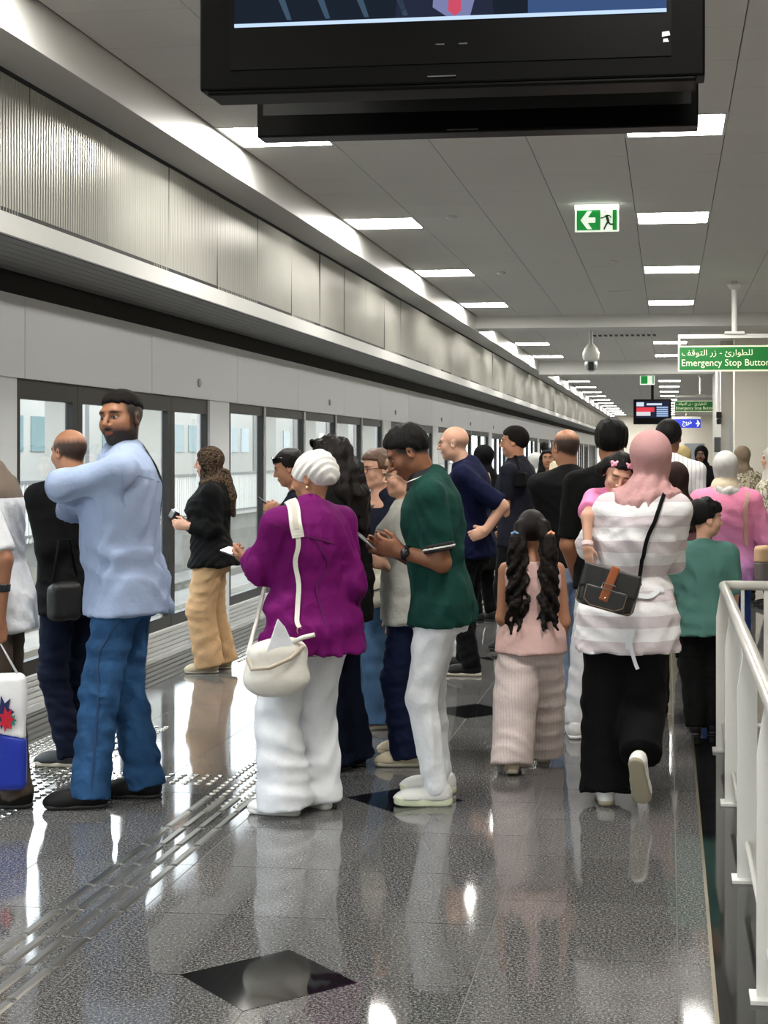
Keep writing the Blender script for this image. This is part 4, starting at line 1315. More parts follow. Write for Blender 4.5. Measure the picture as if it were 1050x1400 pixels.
# ------------------------------------------------------------------ hair and head cloths
def hair_short(fig, m, t=.012, top_extra=.0, line=(-.005, .80), front=.062, vox=.005, amp=.002, bald=None, name='hair', seed=3, nape=-.085, freq=120, taper=.028):
    h = fig.hs
    sk = fig.skull((t+taper*.25)*h); nz = folds(seed, freq); nj = folds(seed+3, 170)
    e = ell(V(0, -.008, .052)*h, V(.071, .090, .070)*h+top_extra*h)
    hc, R = fig.hc.astype(f32), fig.Rh
    def f(P):
        Q = fig.hq(P); y, z = Q[:, 1], Q[:, 2]
        d = sk(P)
        if top_extra: d = smin(d, e(((P-hc)@R).astype(f32)), .02*h)
        d = d+amp*nz(P)
        edge = np.maximum((line[0]+line[1]*y-z)/1.28, nape-z)
        edge = np.maximum(edge, np.where(y > .03, front-.35*(np.abs(Q[:, 0]) > .2)-z-.6*np.abs(Q[:, 0])*.35+.0, -1))
        if bald is not None: edge = np.maximum(edge, z-bald+.35*np.clip(-y-.04, 0, 1)*0)
        return smax(d, edge*h+.0035*nj(P)*h, taper*h)
    f.lo, f.hi = sk.lo-top_extra*h, sk.hi+top_extra*h
    return sdf_obj(name, f, vox, m, fig.o)

def hair_long(fig, m, strands, t=.014, line=(.0, .55), front=.066, vox=.006, amp=.006, freq=55, name='hair', seed=3, top_extra=.004, k=.03):
    """strands: list of polylines with radii in the figure's frame"""
    h = fig.hs; sk = fig.skull(t*h); nz = folds(seed, freq, (1, 1, .35)); nc = folds(seed+9, freq*1.3, (1, 1, 1))
    def cap(P):
        Q = fig.hq(P); y, z = Q[:, 1], Q[:, 2]
        edge = np.maximum((line[0]+line[1]*y-z)/1.2, np.where(y > .03, front-z-.2*np.abs(Q[:, 0]), -1))
        return smax(sk(P), edge*h, .018*h)
    cap.lo, cap.hi = sk.lo, sk.hi
    parts = [cap]
    for st in strands:
        for (a, ra), (b, rb) in zip(st[:-1], st[1:]): parts.append(cone(a, b, ra, rb))
    u = union(parts, k=k)
    def f(P): return u(P)+amp*nz(P)+amp*.5*nc(P)
    f.lo, f.hi = u.lo-amp, u.hi+amp
    return sdf_obj(name, f, vox, m, fig.o)

def hijab(fig, m, t=.016, drop=.80, spread=.105, face=(.054, .082), vox=.008, amp=.004, seed=2, name='headscarf', fz=-.016, back=0.0, tail=None, freq=75, neckr=.078, top_extra=0.0):
    h = fig.hs; H = fig.H
    sk = fig.skull(t*h)
    parts = [sk]
    if top_extra: parts.append(ell(fig.hc+fig.Rh@(np.array([0, -.03, .05])*h), np.array([.08, .09, .08])*h+top_extra))
    z0, z1 = drop*H, fig.hc[2]-.03*h
    c0 = np.array([*fig.shear(np.array(z0)), z0]); c0[1] -= back
    c1 = fig.hc+fig.Rh@(np.array([0, -.012, -.05])*h)
    mid = (c0+c1)/2+np.array([0, .0, -.01])
    parts.append(cone(c1, mid, .072*h, neckr*h)); parts.append(cone(mid, c0, neckr*h, spread*h*1.0, False, True))
    if tail:
        for (a, ra), (b, rb) in zip(tail[:-1], tail[1:]): parts.append(cone(a, b, ra, rb))
    if hasattr(fig, 'topf'):
        tf = fig.topf; nk = fig.neck.astype(f32); Rc = spread*h*1.12; zt = drop*H-.01
        def cape(P):
            r_ = np.sqrt((P[:, 0]-nk[0])**2+(P[:, 1]-nk[1])**2)
            return np.maximum(tf(P)-.011, np.maximum(r_-Rc-.02*np.sin(np.arctan2(P[:, 0]-nk[0], P[:, 1]-nk[1])*2+seed), zt-P[:, 2]))
        cape.lo, cape.hi = np.array([nk[0]-Rc-.03, nk[1]-Rc-.03, zt]), np.array([nk[0]+Rc+.03, nk[1]+Rc+.03, nk[2]+.05])
        parts.append(cape)
    u = union(parts, k=.03); nz = folds(seed, freq, (1, 1, .5))
    fo = ell(V(0, .115, fz)*h, V(face[0], .085, face[1])*h)
    hc, R = fig.hc.astype(f32), fig.Rh
    def f(P):
        zz = (P[:, 2]-hc[2])/h
        d = u(P)+amp*nz(P)*np.clip(.25-(zz-.02)*9, .25, 1.5)
        th_ = np.arctan2(P[:, 0]-hc[0], P[:, 1]-hc[1])
        d = d+.0045*np.sin(th_*9+zz*34+seed)*np.exp(-((zz+.12)/.05)**2)
        return smax(d, -fo(((P-hc)@R).astype(f32)), .008)
    f.lo, f.hi = u.lo-amp, u.hi+amp
    return sdf_obj(name, f, vox, m, fig.o)

def glasses(fig, m, dark=None, up=0.0, back=0.0, name='glasses', r=.0018, lens=(.024, .019)):
    """spectacles on the nose, or pushed up on the hair when up is set"""
    h = fig.hs
    mb = MB()
    T = lambda p: tuple(fig.hc+fig.Rh@(np.array(p)*h))
    y0 = .102-back; z0 = .003+up
    for sg in (-1, 1):
        ring = [T((sg*.032+lens[0]*math.cos(a)*1.0, y0-.004*abs(math.cos(a)), z0+lens[1]*math.sin(a))) for a in np.linspace(0, 2*math.pi, 17)]
        mb.tube(ring, r*h, 6, caps=False)
        mb.tube([T((sg*.056, y0-.004, z0+.006)), T((sg*.078, y0-.05, z0+.008)), T((sg*.082, y0-.105, z0+.004-.02*(up > 0)))], r*h, 6)
    mb.tube([T((-.010, y0, z0+.004)), T((0, y0+.004, z0+.006)), T((.010, y0, z0+.004))], r*h, 6)
    o = mb.build(name, m, fig.o, smooth=True)
    if dark:
        for sg in (-1, 1):
            lb = MB(); pts = [T((sg*.032+lens[0]*math.cos(a), y0-.002, z0+lens[1]*math.sin(a))) for a in np.linspace(0, 2*math.pi, 16, endpoint=False)]
            pts2 = [T((sg*.032+lens[0]*math.cos(a), y0-.005, z0+lens[1]*math.sin(a))) for a in np.linspace(0, 2*math.pi, 16, endpoint=False)]
            lb.v = pts+pts2; lb.f = [tuple(range(16)), tuple(range(31, 15, -1))]+[(i, (i+1) % 16, 16+(i+1) % 16, 16+i) for i in range(16)]
            lb.build('lens', dark, o)
    return o

def hug(f, pts, lift=.004, n=40, pull=1.0):
    """a smooth path through pts pressed onto the surface of f"""
    pts = np.array(pts, float); m = len(pts)
    ts = np.linspace(0, m-1, n); out = []
    for t in ts:
        i = int(min(math.floor(t), m-2)); u = t-i
        p0, p1, p2, p3 = pts[max(i-1, 0)], pts[i], pts[i+1], pts[min(i+2, m-1)]
        out.append(.5*((2*p1)+(-p0+p2)*u+(2*p0-5*p1+4*p2-p3)*u*u+(-p0+3*p1-3*p2+p3)*u**3))
    P = np.array(out, f32)
    if f is not None:
        for _ in range(6):
            d = f(P); e = .004
            gr = np.stack([f(P+np.eye(3, dtype=f32)[a]*e)-f(P-np.eye(3, dtype=f32)[a]*e) for a in range(3)], 1)
            gr /= (np.linalg.norm(gr, axis=1)[:, None]+1e-9)
            P = P-(gr*(d-lift)[:, None]*pull*.8).astype(f32)
        for _ in range(5):
            Q = P.copy(); Q[1:-1] = (P[:-2]+2*P[1:-1]+P[2:])/4; P = Q
    return P

def ribbon(name, P, f, width, thick, m, parent=None, loc=None, rot=None, off=(0, 0, 0)):
    """flat strap along path P, lying against the surface of f"""
    e = .004; P = np.asarray(P, f32)
    if f is not None:
        gr = np.stack([f(P+np.eye(3, dtype=f32)[a]*e)-f(P-np.eye(3, dtype=f32)[a]*e) for a in range(3)], 1)
        gr /= (np.linalg.norm(gr, axis=1)[:, None]+1e-9)
    else:
        gr = np.tile(V(0, 1, 0), (len(P), 1))
    for _ in range(3):
        gr[1:-1] = (gr[:-2]+gr[1:-1]+gr[2:])/3
    tg = np.gradient(P, axis=0); tg /= (np.linalg.norm(tg, axis=1)[:, None]+1e-9)
    sd = np.cross(tg, gr); sd /= (np.linalg.norm(sd, axis=1)[:, None]+1e-9)
    v = []; fc = []
    for i in range(len(P)):
        for a, b in ((-1, 0), (1, 0), (1, 1), (-1, 1)):
            v.append(tuple(P[i]+sd[i]*width*.5*a+gr[i]*thick*b-np.array(off)))
    for i in range(len(P)-1):
        for k in range(4):
            k2 = (k+1) % 4
            fc.append((4*i+k, 4*i+k2, 4*i+4+k2, 4*i+4+k))
    fc += [(3, 2, 1, 0), tuple(4*(len(P)-1)+k for k in range(4))]
    mb = MB(); mb.v, mb.f = v, fc
    o = mb.build(name, m, parent)
    if loc is not None: o.location = loc
    if rot is not None: o.rotation_euler = rot
    return o

def carried(name, label, cat, fig, centre, group=None):
    """an Empty for a carried thing, standing at `centre` of the figure's frame; parts are modelled about that centre"""
    M = fig.o.matrix_basis
    w_ = M @ Vector(centre)
    e = empty(name, w_, fig.o.rotation_euler[2])
    return tag(e, label, cat, group)
# ------------------------------------------------------------------ cloths
def cloth(name, rgb, rough=.85, var=(9, .08), bump=(18, .008), **k):
    return mat(name, lin(*rgb), rough, 0.0, var, bump, spec=.14, **k)
def banded(name, stops, scale, axis=2, rough=.85, offset=0.0, soft=True, bump=(16, .005)):
    """cloth with woven stripes along one of its own axes; stops = [(position, rgb)]"""
    m = cloth(name, stops[0][1], rough, None, bump)
    nt = m.node_tree; p = nt.nodes['Principled BSDF']
    tc = nt.nodes.new('ShaderNodeTexCoord'); sp = nt.nodes.new('ShaderNodeSeparateXYZ')
    nt.links.new(tc.outputs['Object'], sp.inputs[0])
    n = nt.nodes.new('ShaderNodeTexNoise'); n.inputs['Scale'].default_value = 5.0; nt.links.new(tc.outputs['Object'], n.inputs['Vector'])
    m0 = nt.nodes.new('ShaderNodeMath'); m0.operation = 'MULTIPLY_ADD'; m0.inputs[1].default_value = 0.03; nt.links.new(n.outputs[0], m0.inputs[0]); nt.links.new(sp.outputs[axis], m0.inputs[2])
    m1 = nt.nodes.new('ShaderNodeMath'); m1.operation = 'MULTIPLY_ADD'; m1.inputs[1].default_value = scale; m1.inputs[2].default_value = offset; nt.links.new(m0.outputs[0], m1.inputs[0])
    m2 = nt.nodes.new('ShaderNodeMath'); m2.operation = 'FRACT'; nt.links.new(m1.outputs[0], m2.inputs[0])
    cr = nt.nodes.new('ShaderNodeValToRGB')
    cr.color_ramp.interpolation = 'CONSTANT'
    els = cr.color_ramp.elements
    els[0].position = stops[0][0]; els[0].color = lin(*stops[0][1]); els[1].position = stops[1][0]; els[1].color = lin(*stops[1][1])
    for pos, c in stops[2:]:
        e = els.new(pos); e.color = lin(*c)
    nt.links.new(m2.outputs[0], cr.inputs[0]); nt.links.new(cr.outputs[0], p.inputs['Base Color'])
    return m
def split_z(name, z, low, high, rough=.85, axis=2):
    m = cloth(name, low, rough, None)
    nt = m.node_tree; p = nt.nodes['Principled BSDF']
    tc = nt.nodes.new('ShaderNodeTexCoord'); sp = nt.nodes.new('ShaderNodeSeparateXYZ'); nt.links.new(tc.outputs['Object'], sp.inputs[0])
    g = nt.nodes.new('ShaderNodeMath'); g.operation = 'GREATER_THAN'; g.inputs[1].default_value = z; nt.links.new(sp.outputs[axis], g.inputs[0])
    mx = nt.nodes.new('ShaderNodeMix'); mx.data_type = 'RGBA'; mx.inputs[6].default_value = lin(*low); mx.inputs[7].default_value = lin(*high)
    nt.links.new(g.outputs[0], mx.inputs[0]); nt.links.new(mx.outputs[2], p.inputs['Base Color'])
    return m
def blotched(name, a, b, c, scale, rough=.8):
    """printed cloth of irregular blotches in three colours"""
    m = cloth(name, a, rough, None)
    nt = m.node_tree; p = nt.nodes['Principled BSDF']
    tc = nt.nodes.new('ShaderNodeTexCoord'); n = nt.nodes.new('ShaderNodeTexNoise'); n.inputs['Scale'].default_value = scale; n.inputs['Detail'].default_value = 2
    nt.links.new(tc.outputs['Object'], n.inputs['Vector'])
    cr = nt.nodes.new('ShaderNodeValToRGB'); cr.color_ramp.interpolation = 'CONSTANT'
    e = cr.color_ramp.elements; e[0].position = 0; e[0].color = lin(*a); e[1].position = .47; e[1].color = lin(*b)
    q = e.new(.56); q.color = lin(*c)
    nt.links.new(n.outputs[0], cr.inputs[0]); nt.links.new(cr.outputs[0], p.inputs['Base Color'])
    return m
C_BLACK = cloth('black_cloth', (11, 11, 12)); C_BLACK2 = cloth('black_trouser_cloth', (9, 9, 11)); C_NAVY = cloth('navy_cloth', (14, 18, 38))
C_WHITE = cloth('white_cotton', (226, 229, 234), bump=(11, .008)); C_WHITE2 = cloth('white_denim', (226, 229, 233), bump=(20, .007))
C_JEAN = cloth('blue_denim', (46, 82, 122), var=(7, .28), bump=(22, .008)); C_JEAND = cloth('dark_denim', (16, 22, 40), var=(7, .2)); C_JEANM = cloth('mid_denim', (58, 84, 112), var=(6, .2)); C_JEANL = cloth('pale_denim', (150, 172, 204), var=(6, .12))
H_BLACK = mat('black_hair', lin(8, 7, 6), .6, bump=(160, .003), spec=.18); H_DKBR = mat('dark_brown_hair', lin(18, 13, 11), .58, bump=(160, .003), spec=.2); H_BUZZ = mat('cropped_hair', lin(20, 17, 16), .85, bump=(400, .002), spec=.15); H_BROWN = mat('brown_hair', lin(92, 66, 48), .5, bump=(160, .003)); H_GREY = mat('grey_fringe', lin(86, 74, 68), .7, bump=(300, .002))
S_BLACK = mat('black_shoe', lin(11, 11, 12), .6, spec=.25); S_SOLEB = mat('black_sole', lin(26, 26, 27), .6); S_WHITE = mat('white_shoe', lin(228, 228, 226), .5); S_SOLEW = mat('white_sole', lin(234, 234, 230), .5); S_BEIGE = mat('beige_shoe', lin(190, 178, 150), .6); S_SOLEC = mat('cream_sole', lin(205, 196, 176), .6)
M_PHONE = mat('phone_body', lin(30, 32, 36), .2); M_PHONES = mat('phone_back_grey', lin(150, 152, 155), .25)
M_SPEC = mat('spectacle_metal', lin(150, 140, 120), .3, .9); M_SPECR = mat('spectacle_red', lin(80, 18, 26), .3); M_LENS = mat('dark_lens', lin(10, 10, 11), .08)
M_GOLD = mat('gold_metal', lin(210, 185, 130), .25, 1.0)

class Spot:
    """turns picture points into a figure's own frame"""
    def __init__(s, px, py, view):
        s.at = (px, py); s.view = view; s.w = ground(px, py); s.a = (view+azimuth(px))*D2R; s.t = EYE*F/(py-CY)
    def _l(s, X, Y, Z):
        dx, dy = X-s.w[0], Y-s.w[1]; c, n = math.cos(s.a), math.sin(s.a)
        return np.array([dx*c+dy*n, -dx*n+dy*c, Z])
    def g(s, px, py):
        X, Y = ground(px, py); return s._l(X, Y, 0)
    def p(s, px, py, away=0.0):
        t = s.t+away; xc = (px-CX)/F
        return s._l(t*(xc*math.cos(YAW)-math.sin(YAW)), t*(math.cos(YAW)+xc*math.sin(YAW)), EYE+(CY-py)*t/F)
    def d(s, r, up=0.0, away=0.0):
        """direction: r to picture right, up, away from the camera"""
        az = azimuth(s.at[0])*D2R; a = s.a
        X = r*math.cos(az)-away*math.sin(az); Y = r*math.sin(az)+away*math.cos(az); c, n = math.cos(a), math.sin(a)
        return np.array([X*c+Y*n, -X*n+Y*c, up])
def phone(fig, c, up, nrm, label, back=M_PHONE, size=(.037, .076, .004)):
    e = carried('phone', label, 'phone', fig, c)
    u = unit(up); n = unit(np.array(nrm)-u*(np.array(nrm)@u)); s_ = np.cross(u, n)
    R = np.stack([s_, u, n], 1).astype(f32)
    f = rbox((0, 0, 0), size, .004, R); sdf_obj('case', f, .004, back, e)
    g = rbox(R@V(0, 0, size[2]*.9), (size[0]*.92, size[1]*.95, size[2]*.3), .001, R)
    mb = MB(); o = R@V(0, 0, size[2]+.0006); a = R@V(size[0]*.9, 0, 0); b = R@V(0, size[1]*.93, 0); z = R@V(0, 0, .0006)
    q = [o-a-b, o+a-b, o+a+b, o-a+b]; mb.v = [tuple(x) for x in q]+[tuple(x+z) for x in q]; mb.f = [(0,3,2,1),(4,5,6,7),(0,1,5,4),(1,2,6,5),(2,3,7,6),(3,0,4,7)]
    mb.build('screen', M_LENS, e)
    return e

# ================================================================== man in the pale blue shirt, arms folded, looking back at us
k = Spot(172, 1092, 80)
a = Fig(1.85, 'm', girth=1.10, belly=.03, lean=2, twist=6, head=(62, 0, 4), skin='brown', headoff=(0, -.018, -.02),
        armL=dict(E=k.p(84, 664, -.20), W=k.p(120, 690, .02), show=True, hd=k.d(.6, -.1, .8), hn=k.d(.8, 0, -.5), curl=.9),
        armR=dict(E=k.p(98, 694, .18), W=k.p(104, 676, -.04), hd=k.d(.2, .3, -.9), hn=k.d(1, 0, .2), curl=.9),
        footL=dict(at=k.g(124, 1104)[:2], yaw=8), footR=dict(at=k.g(198, 1090)[:2], yaw=-4))
a.hairc = (.010, .008, .007); a.beard = .96; a.gaze = .002; a.fringe = (.085, .95, (.014, .011, .010))
figure(a, 'person', 'big man in pale blue shirt and jeans, arms folded, looking back at the camera', k.at, k.view, hvox=.0032)
C_PALE = cloth('pale_blue_cotton', (158, 174, 204), var=(10, .04), bump=(13, .010))
top(a, C_PALE, hem=.455, ease=.024, sl_ease=.018, sleeve=1.92, seed=11, amp=.012, collar=(.035, .012, None), vox=.0105, hemflare=.012)
trousers(a, C_JEAN, rr=(.058, .045, .047), seed=12, amp=.007, vox=.0105, end=.045)
shoes(a, S_BLACK, S_SOLEB, sole=.02)
hair_short(a, H_BUZZ, t=.000, line=(.046, .22), front=.062, vox=.004, amp=.0012, nape=-.02, top_extra=.003, taper=.022)
P_ = hug(a.legf, [a.hip['L']+V(-.12, 0, -.15), a.kn['L']+V(-.09, -.005, .15), a.kn['L']+V(-.09, -.01, 0), a.an['L']+V(-.09, -.02, .02)], .001, 60)
ribbon('side_seam', P_, a.legf, .008, .003, mat('denim_seam', lin(34, 62, 98), .9), a.o)
P_ = hug(a.topf, [k.p(176, 600, .10), k.p(192, 612, .02), k.p(212, 640, 0), k.p(224, 680, .05), k.p(222, 720, .15)], .003)
ribbon('bag_strap', P_, a.topf, .018, .003, C_BLACK, a.o)
M_PSEAM = mat('shirt_seam', lin(148, 165, 198), .9)
ribbon('yoke_seam', hug(a.topf, [k.p(170, 645, -.22), k.p(190, 650, -.2), k.p(212, 655, -.1), k.p(224, 660, .05)], .0, 30), a.topf, .006, .0025, M_PSEAM, a.o)
ribbon('sleeve_seam', hug(a.topf, [k.p(163, 612, -.1), k.p(166, 635, -.25), k.p(168, 665, -.28), k.p(172, 695, -.25)], .0, 30), a.topf, .006, .0025, M_PSEAM, a.o)

# ================================================================== balding man in black behind him
k = Spot(103, 1046, 30)
a = Fig(1.67, 'm', girth=1.05, lean=3, head=(12, 6, 0), skin='tan', armL=dict(W=k.p(70, 805, -.12), E=k.p(66, 750, -.14), curl=.8), armR=dict(W=k.p(130, 800, .1)),
        footL=dict(at=k.g(96, 1048)[:2], yaw=40), footR=dict(at=k.g(118, 1040)[:2], yaw=20))
a.fringe = (.055, .93, (.014, .011, .010))
figure(a, 'person', 'balding man in black jacket and dark jeans standing behind the pale blue shirt', k.at, k.view)
top(a, C_BLACK, name='jacket', hem=.46, ease=.028, sl_ease=.018, sleeve=1.75, seed=21, amp=.006, collar=(.03, .012, None), hemflare=.02)
trousers(a, C_JEAND, rr=(.055, .042, .040), seed=22, end=.03)
shoes(a, mat('charcoal_shoe', lin(40, 42, 46), .6), S_SOLEC, sole=.03)
c = k.p(88, 822, -.19)
e = carried('shoulder_bag', 'soft black shoulder bag hanging beside the balding man in black', 'bag', a, c)
sdf_obj('body', with_folds(rbox(c, (.085, .045, .095), .035), 3, .006, 40), .009, mat('black_nylon', lin(17, 17, 18), .5, bump=(30, .003)), e, off=c)
MB().tube([(-.06, 0, .10), (-.03, .0, .30), (.03, .0, .30), (.07, 0, .10)], .010, 8, flat=.5).build('handle', C_BLACK, e, smooth=True)

# ================================================================== man at the picture edge with a carrier bag
k = Spot(-4, 1098, 72)
a = Fig(1.74, 'm', girth=1.0, lean=6, head=(20, 20, 0), headoff=(0, .05, -.02), skin='brown', armL=dict(W=k.p(-2, 850, -.24), E=k.p(4, 765, -.24), curl=1.5, hn=k.d(0, 0, 1)), armR=dict(W=k.p(0, 850, .2)),
        footL=dict(at=k.g(22, 1104)[:2], yaw=5), footR=dict(at=k.g(20, 1082)[:2]))
figure(a, 'person', 'man in white shirt with brown shoulders and brown trousers, cut by the left edge', k.at, k.view)
top(a, split_z('white_shirt_brown_yoke', 1.355, (212, 214, 218), (104, 92, 82)), hem=.445, ease=.026, sl_ease=.022, sleeve=.92, seed=31, amp=.006, collar=(.03, .012, cloth('brown_collar', (100, 88, 78))), hemflare=.01)
trousers(a, cloth('brown_twill', (74, 64, 54)), rr=(.056, .044, .040), seed=32, end=.04)
shoes(a, S_BLACK, S_SOLEB)
W = a.wr['L']; dv = unit(a.el['L']-W)
sdf_obj('wrist_watch', cone(W+dv*.13, W+dv*.165, .040, .041, True, True), .006, M_PHONE, a.o)
c = k.p(8, 1000, -.24)
e = carried('carrier_bag', 'white and blue plastic carrier bag held at the left edge', 'bag', a, c)
Rb = np.stack([unit(k.d(1, 0, 0)), unit(k.d(0, 0, 1)), V(0, 0, 1)], 1).astype(f32)
base_ = with_folds(rbox(c, (.085, .05, .25), .03, Rb), 5, .008, 18)
def lower(P): return np.maximum(base_(P), P[:, 2]-(c[2]-.01)+.25*((P-c.astype(f32))@Rb[:, 0]))
def upper(P): return np.maximum(base_(P), -(P[:, 2]-(c[2]-.01)+.25*((P-c.astype(f32))@Rb[:, 0])))
for g_ in (lower, upper): g_.lo, g_.hi = base_.lo, base_.hi
sdf_obj('lower_half', lower, .009, mat('blue_plastic', lin(24, 48, 158), .35, bump=(25, .004)), e, off=c)
sdf_obj('upper_half', upper, .009, mat('white_plastic', lin(226, 226, 228), .35, bump=(25, .004)), e, off=c)
star = []
for i in range(14):
    r_ = .075 if i % 2 == 0 else .04
    star.append((r_*math.cos(i*math.pi/7)*.6-.01, r_*math.sin(i*math.pi/7)))
for nm, col, dx, dz, sc_, lift in (('print_navy', (26, 30, 84), .0, .09, 1.0, .052), ('print_red', (186, 24, 48), .01, .06, .75, .056), ('print_green', (20, 120, 110), .03, .055, .4, .054)):
    mb = MB(); n_ = len(star)
    for w_ in (0.0, .006):
        for (u_, v_) in star:
            q = Rb@V(u_*sc_+dx, -lift-w_, v_*sc_+dz); mb.v.append(tuple(q))
    mb.f = [tuple(range(n_)), tuple(range(2*n_-1, n_-1, -1))]+[(i, (i+1) % n_, n_+(i+1) % n_, n_+i) for i in range(n_)]
    mb.build(nm, mat(nm, lin(*col), .4), e)
hp = k.p(-4, 872, -.24)-c
MB().tube([tuple(Rb@V(-.06, 0, .24)), tuple(hp+V(0, 0, .0)), tuple(Rb@V(.05, 0, .24))], .006, 6).build('handle', mat('white_plastic2', lin(220, 220, 222), .4), e, smooth=True)

# ================================================================== woman in black blouse and patterned headscarf by the doors
k = Spot(289, 918, 85)
a = Fig(1.59, 'f', girth=1.06, lean=0, head=(4, 2, 0), skin='light', armL=dict(E=k.p(291, 724, -.16), W=k.p(256, 719, -.16), curl=1.1, hd=k.d(-1, .15, 0), hn=k.d(0, 0, 1)),
        armR=dict(E=k.p(280, 722, .14), W=k.p(254, 716, .04), curl=1.1, hd=k.d(-1, .15, -.2), hn=k.d(0, 0, -1)), footL=dict(at=k.g(286, 920)[:2], yaw=4), footR=dict(at=k.g(304, 914)[:2]))
figure(a, 'person', 'woman in black blouse, beige trousers and leopard print headscarf beside the screen doors', k.at, k.view)
top(a, C_BLACK, name='blouse', th=.066, thk=.062, hem=.475, ease=.034, sl_ease=.022, sleeve=1.9, seed=41, amp=.008, hemflare=.02)
trousers(a, cloth('beige_twill', (196, 160, 120), var=(6, .06)), rr=(.066, .062, .066), seed=42, end=.03, amp=.006)
shoes(a, S_BEIGE, S_SOLEC, sole=.018, collar=False)
hijab(a, blotched('leopard_print', (30, 24, 20), (92, 74, 56), (52, 42, 34), 60), seed=43, back=.02, spread=.10, drop=.78, tail=[(k.p(306, 650, .02), .05), (k.p(315, 678, .0), .042), (k.p(318, 704, .0), .02)])
c = k.p(238, 704, -.08)
e = carried('wallet', 'small black wallet with white edges held by the woman in black blouse', 'wallet', a, c)
Rw = rotx(.5)@rotz(.4)
sdf_obj('cover', rbox((0, 0, 0), (.05, .022, .032), .008, Rw), .005, M_PHONE, e)
sdf_obj('edge_clasp', rbox(Rw@V(0, 0, .032), (.034, .012, .008), .004, Rw), .004, S_WHITE, e)

# ================================================================== woman in purple blouse and white turban
k = Spot(425, 1112, 32)
a = Fig(1.565, 'f', girth=1.16, lean=3, twist=4, head=(34, 12, 0), skin='tan', headoff=k.d(.045, -.012, .01),
        armL=dict(E=k.p(358, 778, -.06), W=k.p(342, 764, .16), curl=1.0, hd=k.d(-.75, .05, .65), hn=k.d(.3, .6, .3)), armR=dict(E=k.p(480, 800, .05), W=k.p(430, 770, .33), hd=k.d(-.9, 0, .4), curl=1.0),
        footL=dict(at=k.g(390, 1114)[:2], yaw=38), footR=dict(at=k.g(437, 1104)[:2], yaw=10))
figure(a, 'person', 'woman in purple blouse, white trousers and white turban looking at her phone', k.at, k.view, hvox=.004)
C_PURP = cloth('purple_blouse', (104, 12, 92), .75, var=(5, .06), bump=(14, .014))
top(a, C_PURP, name='blouse', th=.066, thk=.058, hem=.445, ease=.028, sl_ease=.024, sleeve=1.72, seed=51, amp=.011, hemflare=.012, vox=.0105, collar=(.03, .014, None), flare=.006)
trousers(a, C_WHITE, rr=(.066, .058, .080), rrR=(.064, .056, .066), seed=52, amp=.009, end=.045, vox=.0105, freq=38)
shoes(a, S_WHITE, S_SOLEW, sole=.03)
hc = a.hc; R = a.Rh; h = a.hs
tp = [ell(hc+R@(V(0, -.014, .040)*h), V(.092, .112, .082)*h, (R@rotx(-.45)).astype(f32)), ell(hc+R@(V(0, -.065, .010)*h), V(.082, .075, .072)*h, R)]
tu = union(tp, .03)
def turban(P):
    Q = a.hq(P)
    wr = np.sin((Q[:, 2]*1.0+Q[:, 1]*.75+Q[:, 0]*.25)*150+2*np.sin(Q[:, 0]*22))
    return np.maximum(tu(P)+.0024*wr+.003*np.sin(Q[:, 0]*60+Q[:, 1]*30), ((-.052-.55*Q[:, 1]*0+.75*np.clip(Q[:, 1]+.02, 0, 1))-Q[:, 2])*h)
turban.lo, turban.hi = tu.lo-.01, tu.hi+.01
sdf_obj('turban', turban, .0045, cloth('turban_jersey', (226, 224, 220), bump=(30, .003)), a.o)
sdf_obj('earring', ell(hc+R@(V(-.086, -.004, -.048)*h), V(.009, .009, .010)), .003, M_GOLD, a.o)
phone(a, k.p(324, 757, .22), k.d(-.8, .25, .5), k.d(.1, .9, -.3), 'phone held low by the woman in purple', M_PHONE)
ribbon('yoke_seam', hug(a.topf, [k.p(372, 716, -.2), k.p(400, 722, -.25), k.p(440, 726, -.25), k.p(484, 738, -.15)], .0, 40), a.topf, .006, .0025, mat('purple_seam', lin(88, 10, 78), .9), a.o)
ribbon('back_pleat', hug(a.topf, [k.p(446, 728, -.25), k.p(447, 790, -.25), k.p(448, 850, -.25)], .0, 30), a.topf, .005, .003, mat('purple_seam', lin(88, 10, 78), .9), a.o)
# white handbag on a wide strap
c = k.p(378, 910, -.24)
e = carried('handbag', 'white leather handbag hanging at the hip of the woman in purple', 'handbag', a, c)
Rb = np.stack([unit(k.d(1, .0, .25)), unit(k.d(-.25, 0, 1)), V(0, 0, 1)], 1).astype(f32)
L_ = mat('white_leather', lin(222, 219, 210), .42, bump=(14, .006))
bb = union([ell(c+Rb@V(0, 0, -.055), V(.135, .062, .075), Rb), rbox(c+Rb@V(0, 0, .0), (.118, .05, .09), .045, Rb), ell(c+Rb@V(.02, 0, .06), V(.10, .045, .06), Rb)], .05)
sdf_obj('body', with_folds(bb, 8, .005, 30), .007, L_, e, off=c)
sc2 = [(-.06, .05), (-.035, .115), (-.005, .20), (.025, .165), (.055, .10), (.04, .05)]
mb = MB()
for w_ in (.052, .040):
    for (u_, v_) in sc2: mb.v.append(tuple(Rb@V(u_, -w_, v_)))
n_ = len(sc2); mb.f = [tuple(range(n_)), tuple(range(2*n_-1, n_-1, -1))]+[(i, (i+1) % n_, n_+(i+1) % n_, n_+i) for i in range(n_)]
mb.build('scarf_end', C_WHITE, e, bevel=.004)
MB().tube([tuple(Rb@V(*p)) for p in ((-.128, -.03, .035), (-.12, -.075, .0), (-.05, -.095, .005), (.04, -.09, .04), (.10, -.06, .085))], .0085, 8).build('handle', mat('taupe_leather', lin(176, 164, 148), .5), e, smooth=True)
MB().tube([tuple(Rb@V(*p)) for p in ((.06, -.04, .10), (.10, -.05, .118), (.150, -.05, .128))], .010, 8).build('tie_end', L_, e, smooth=True)
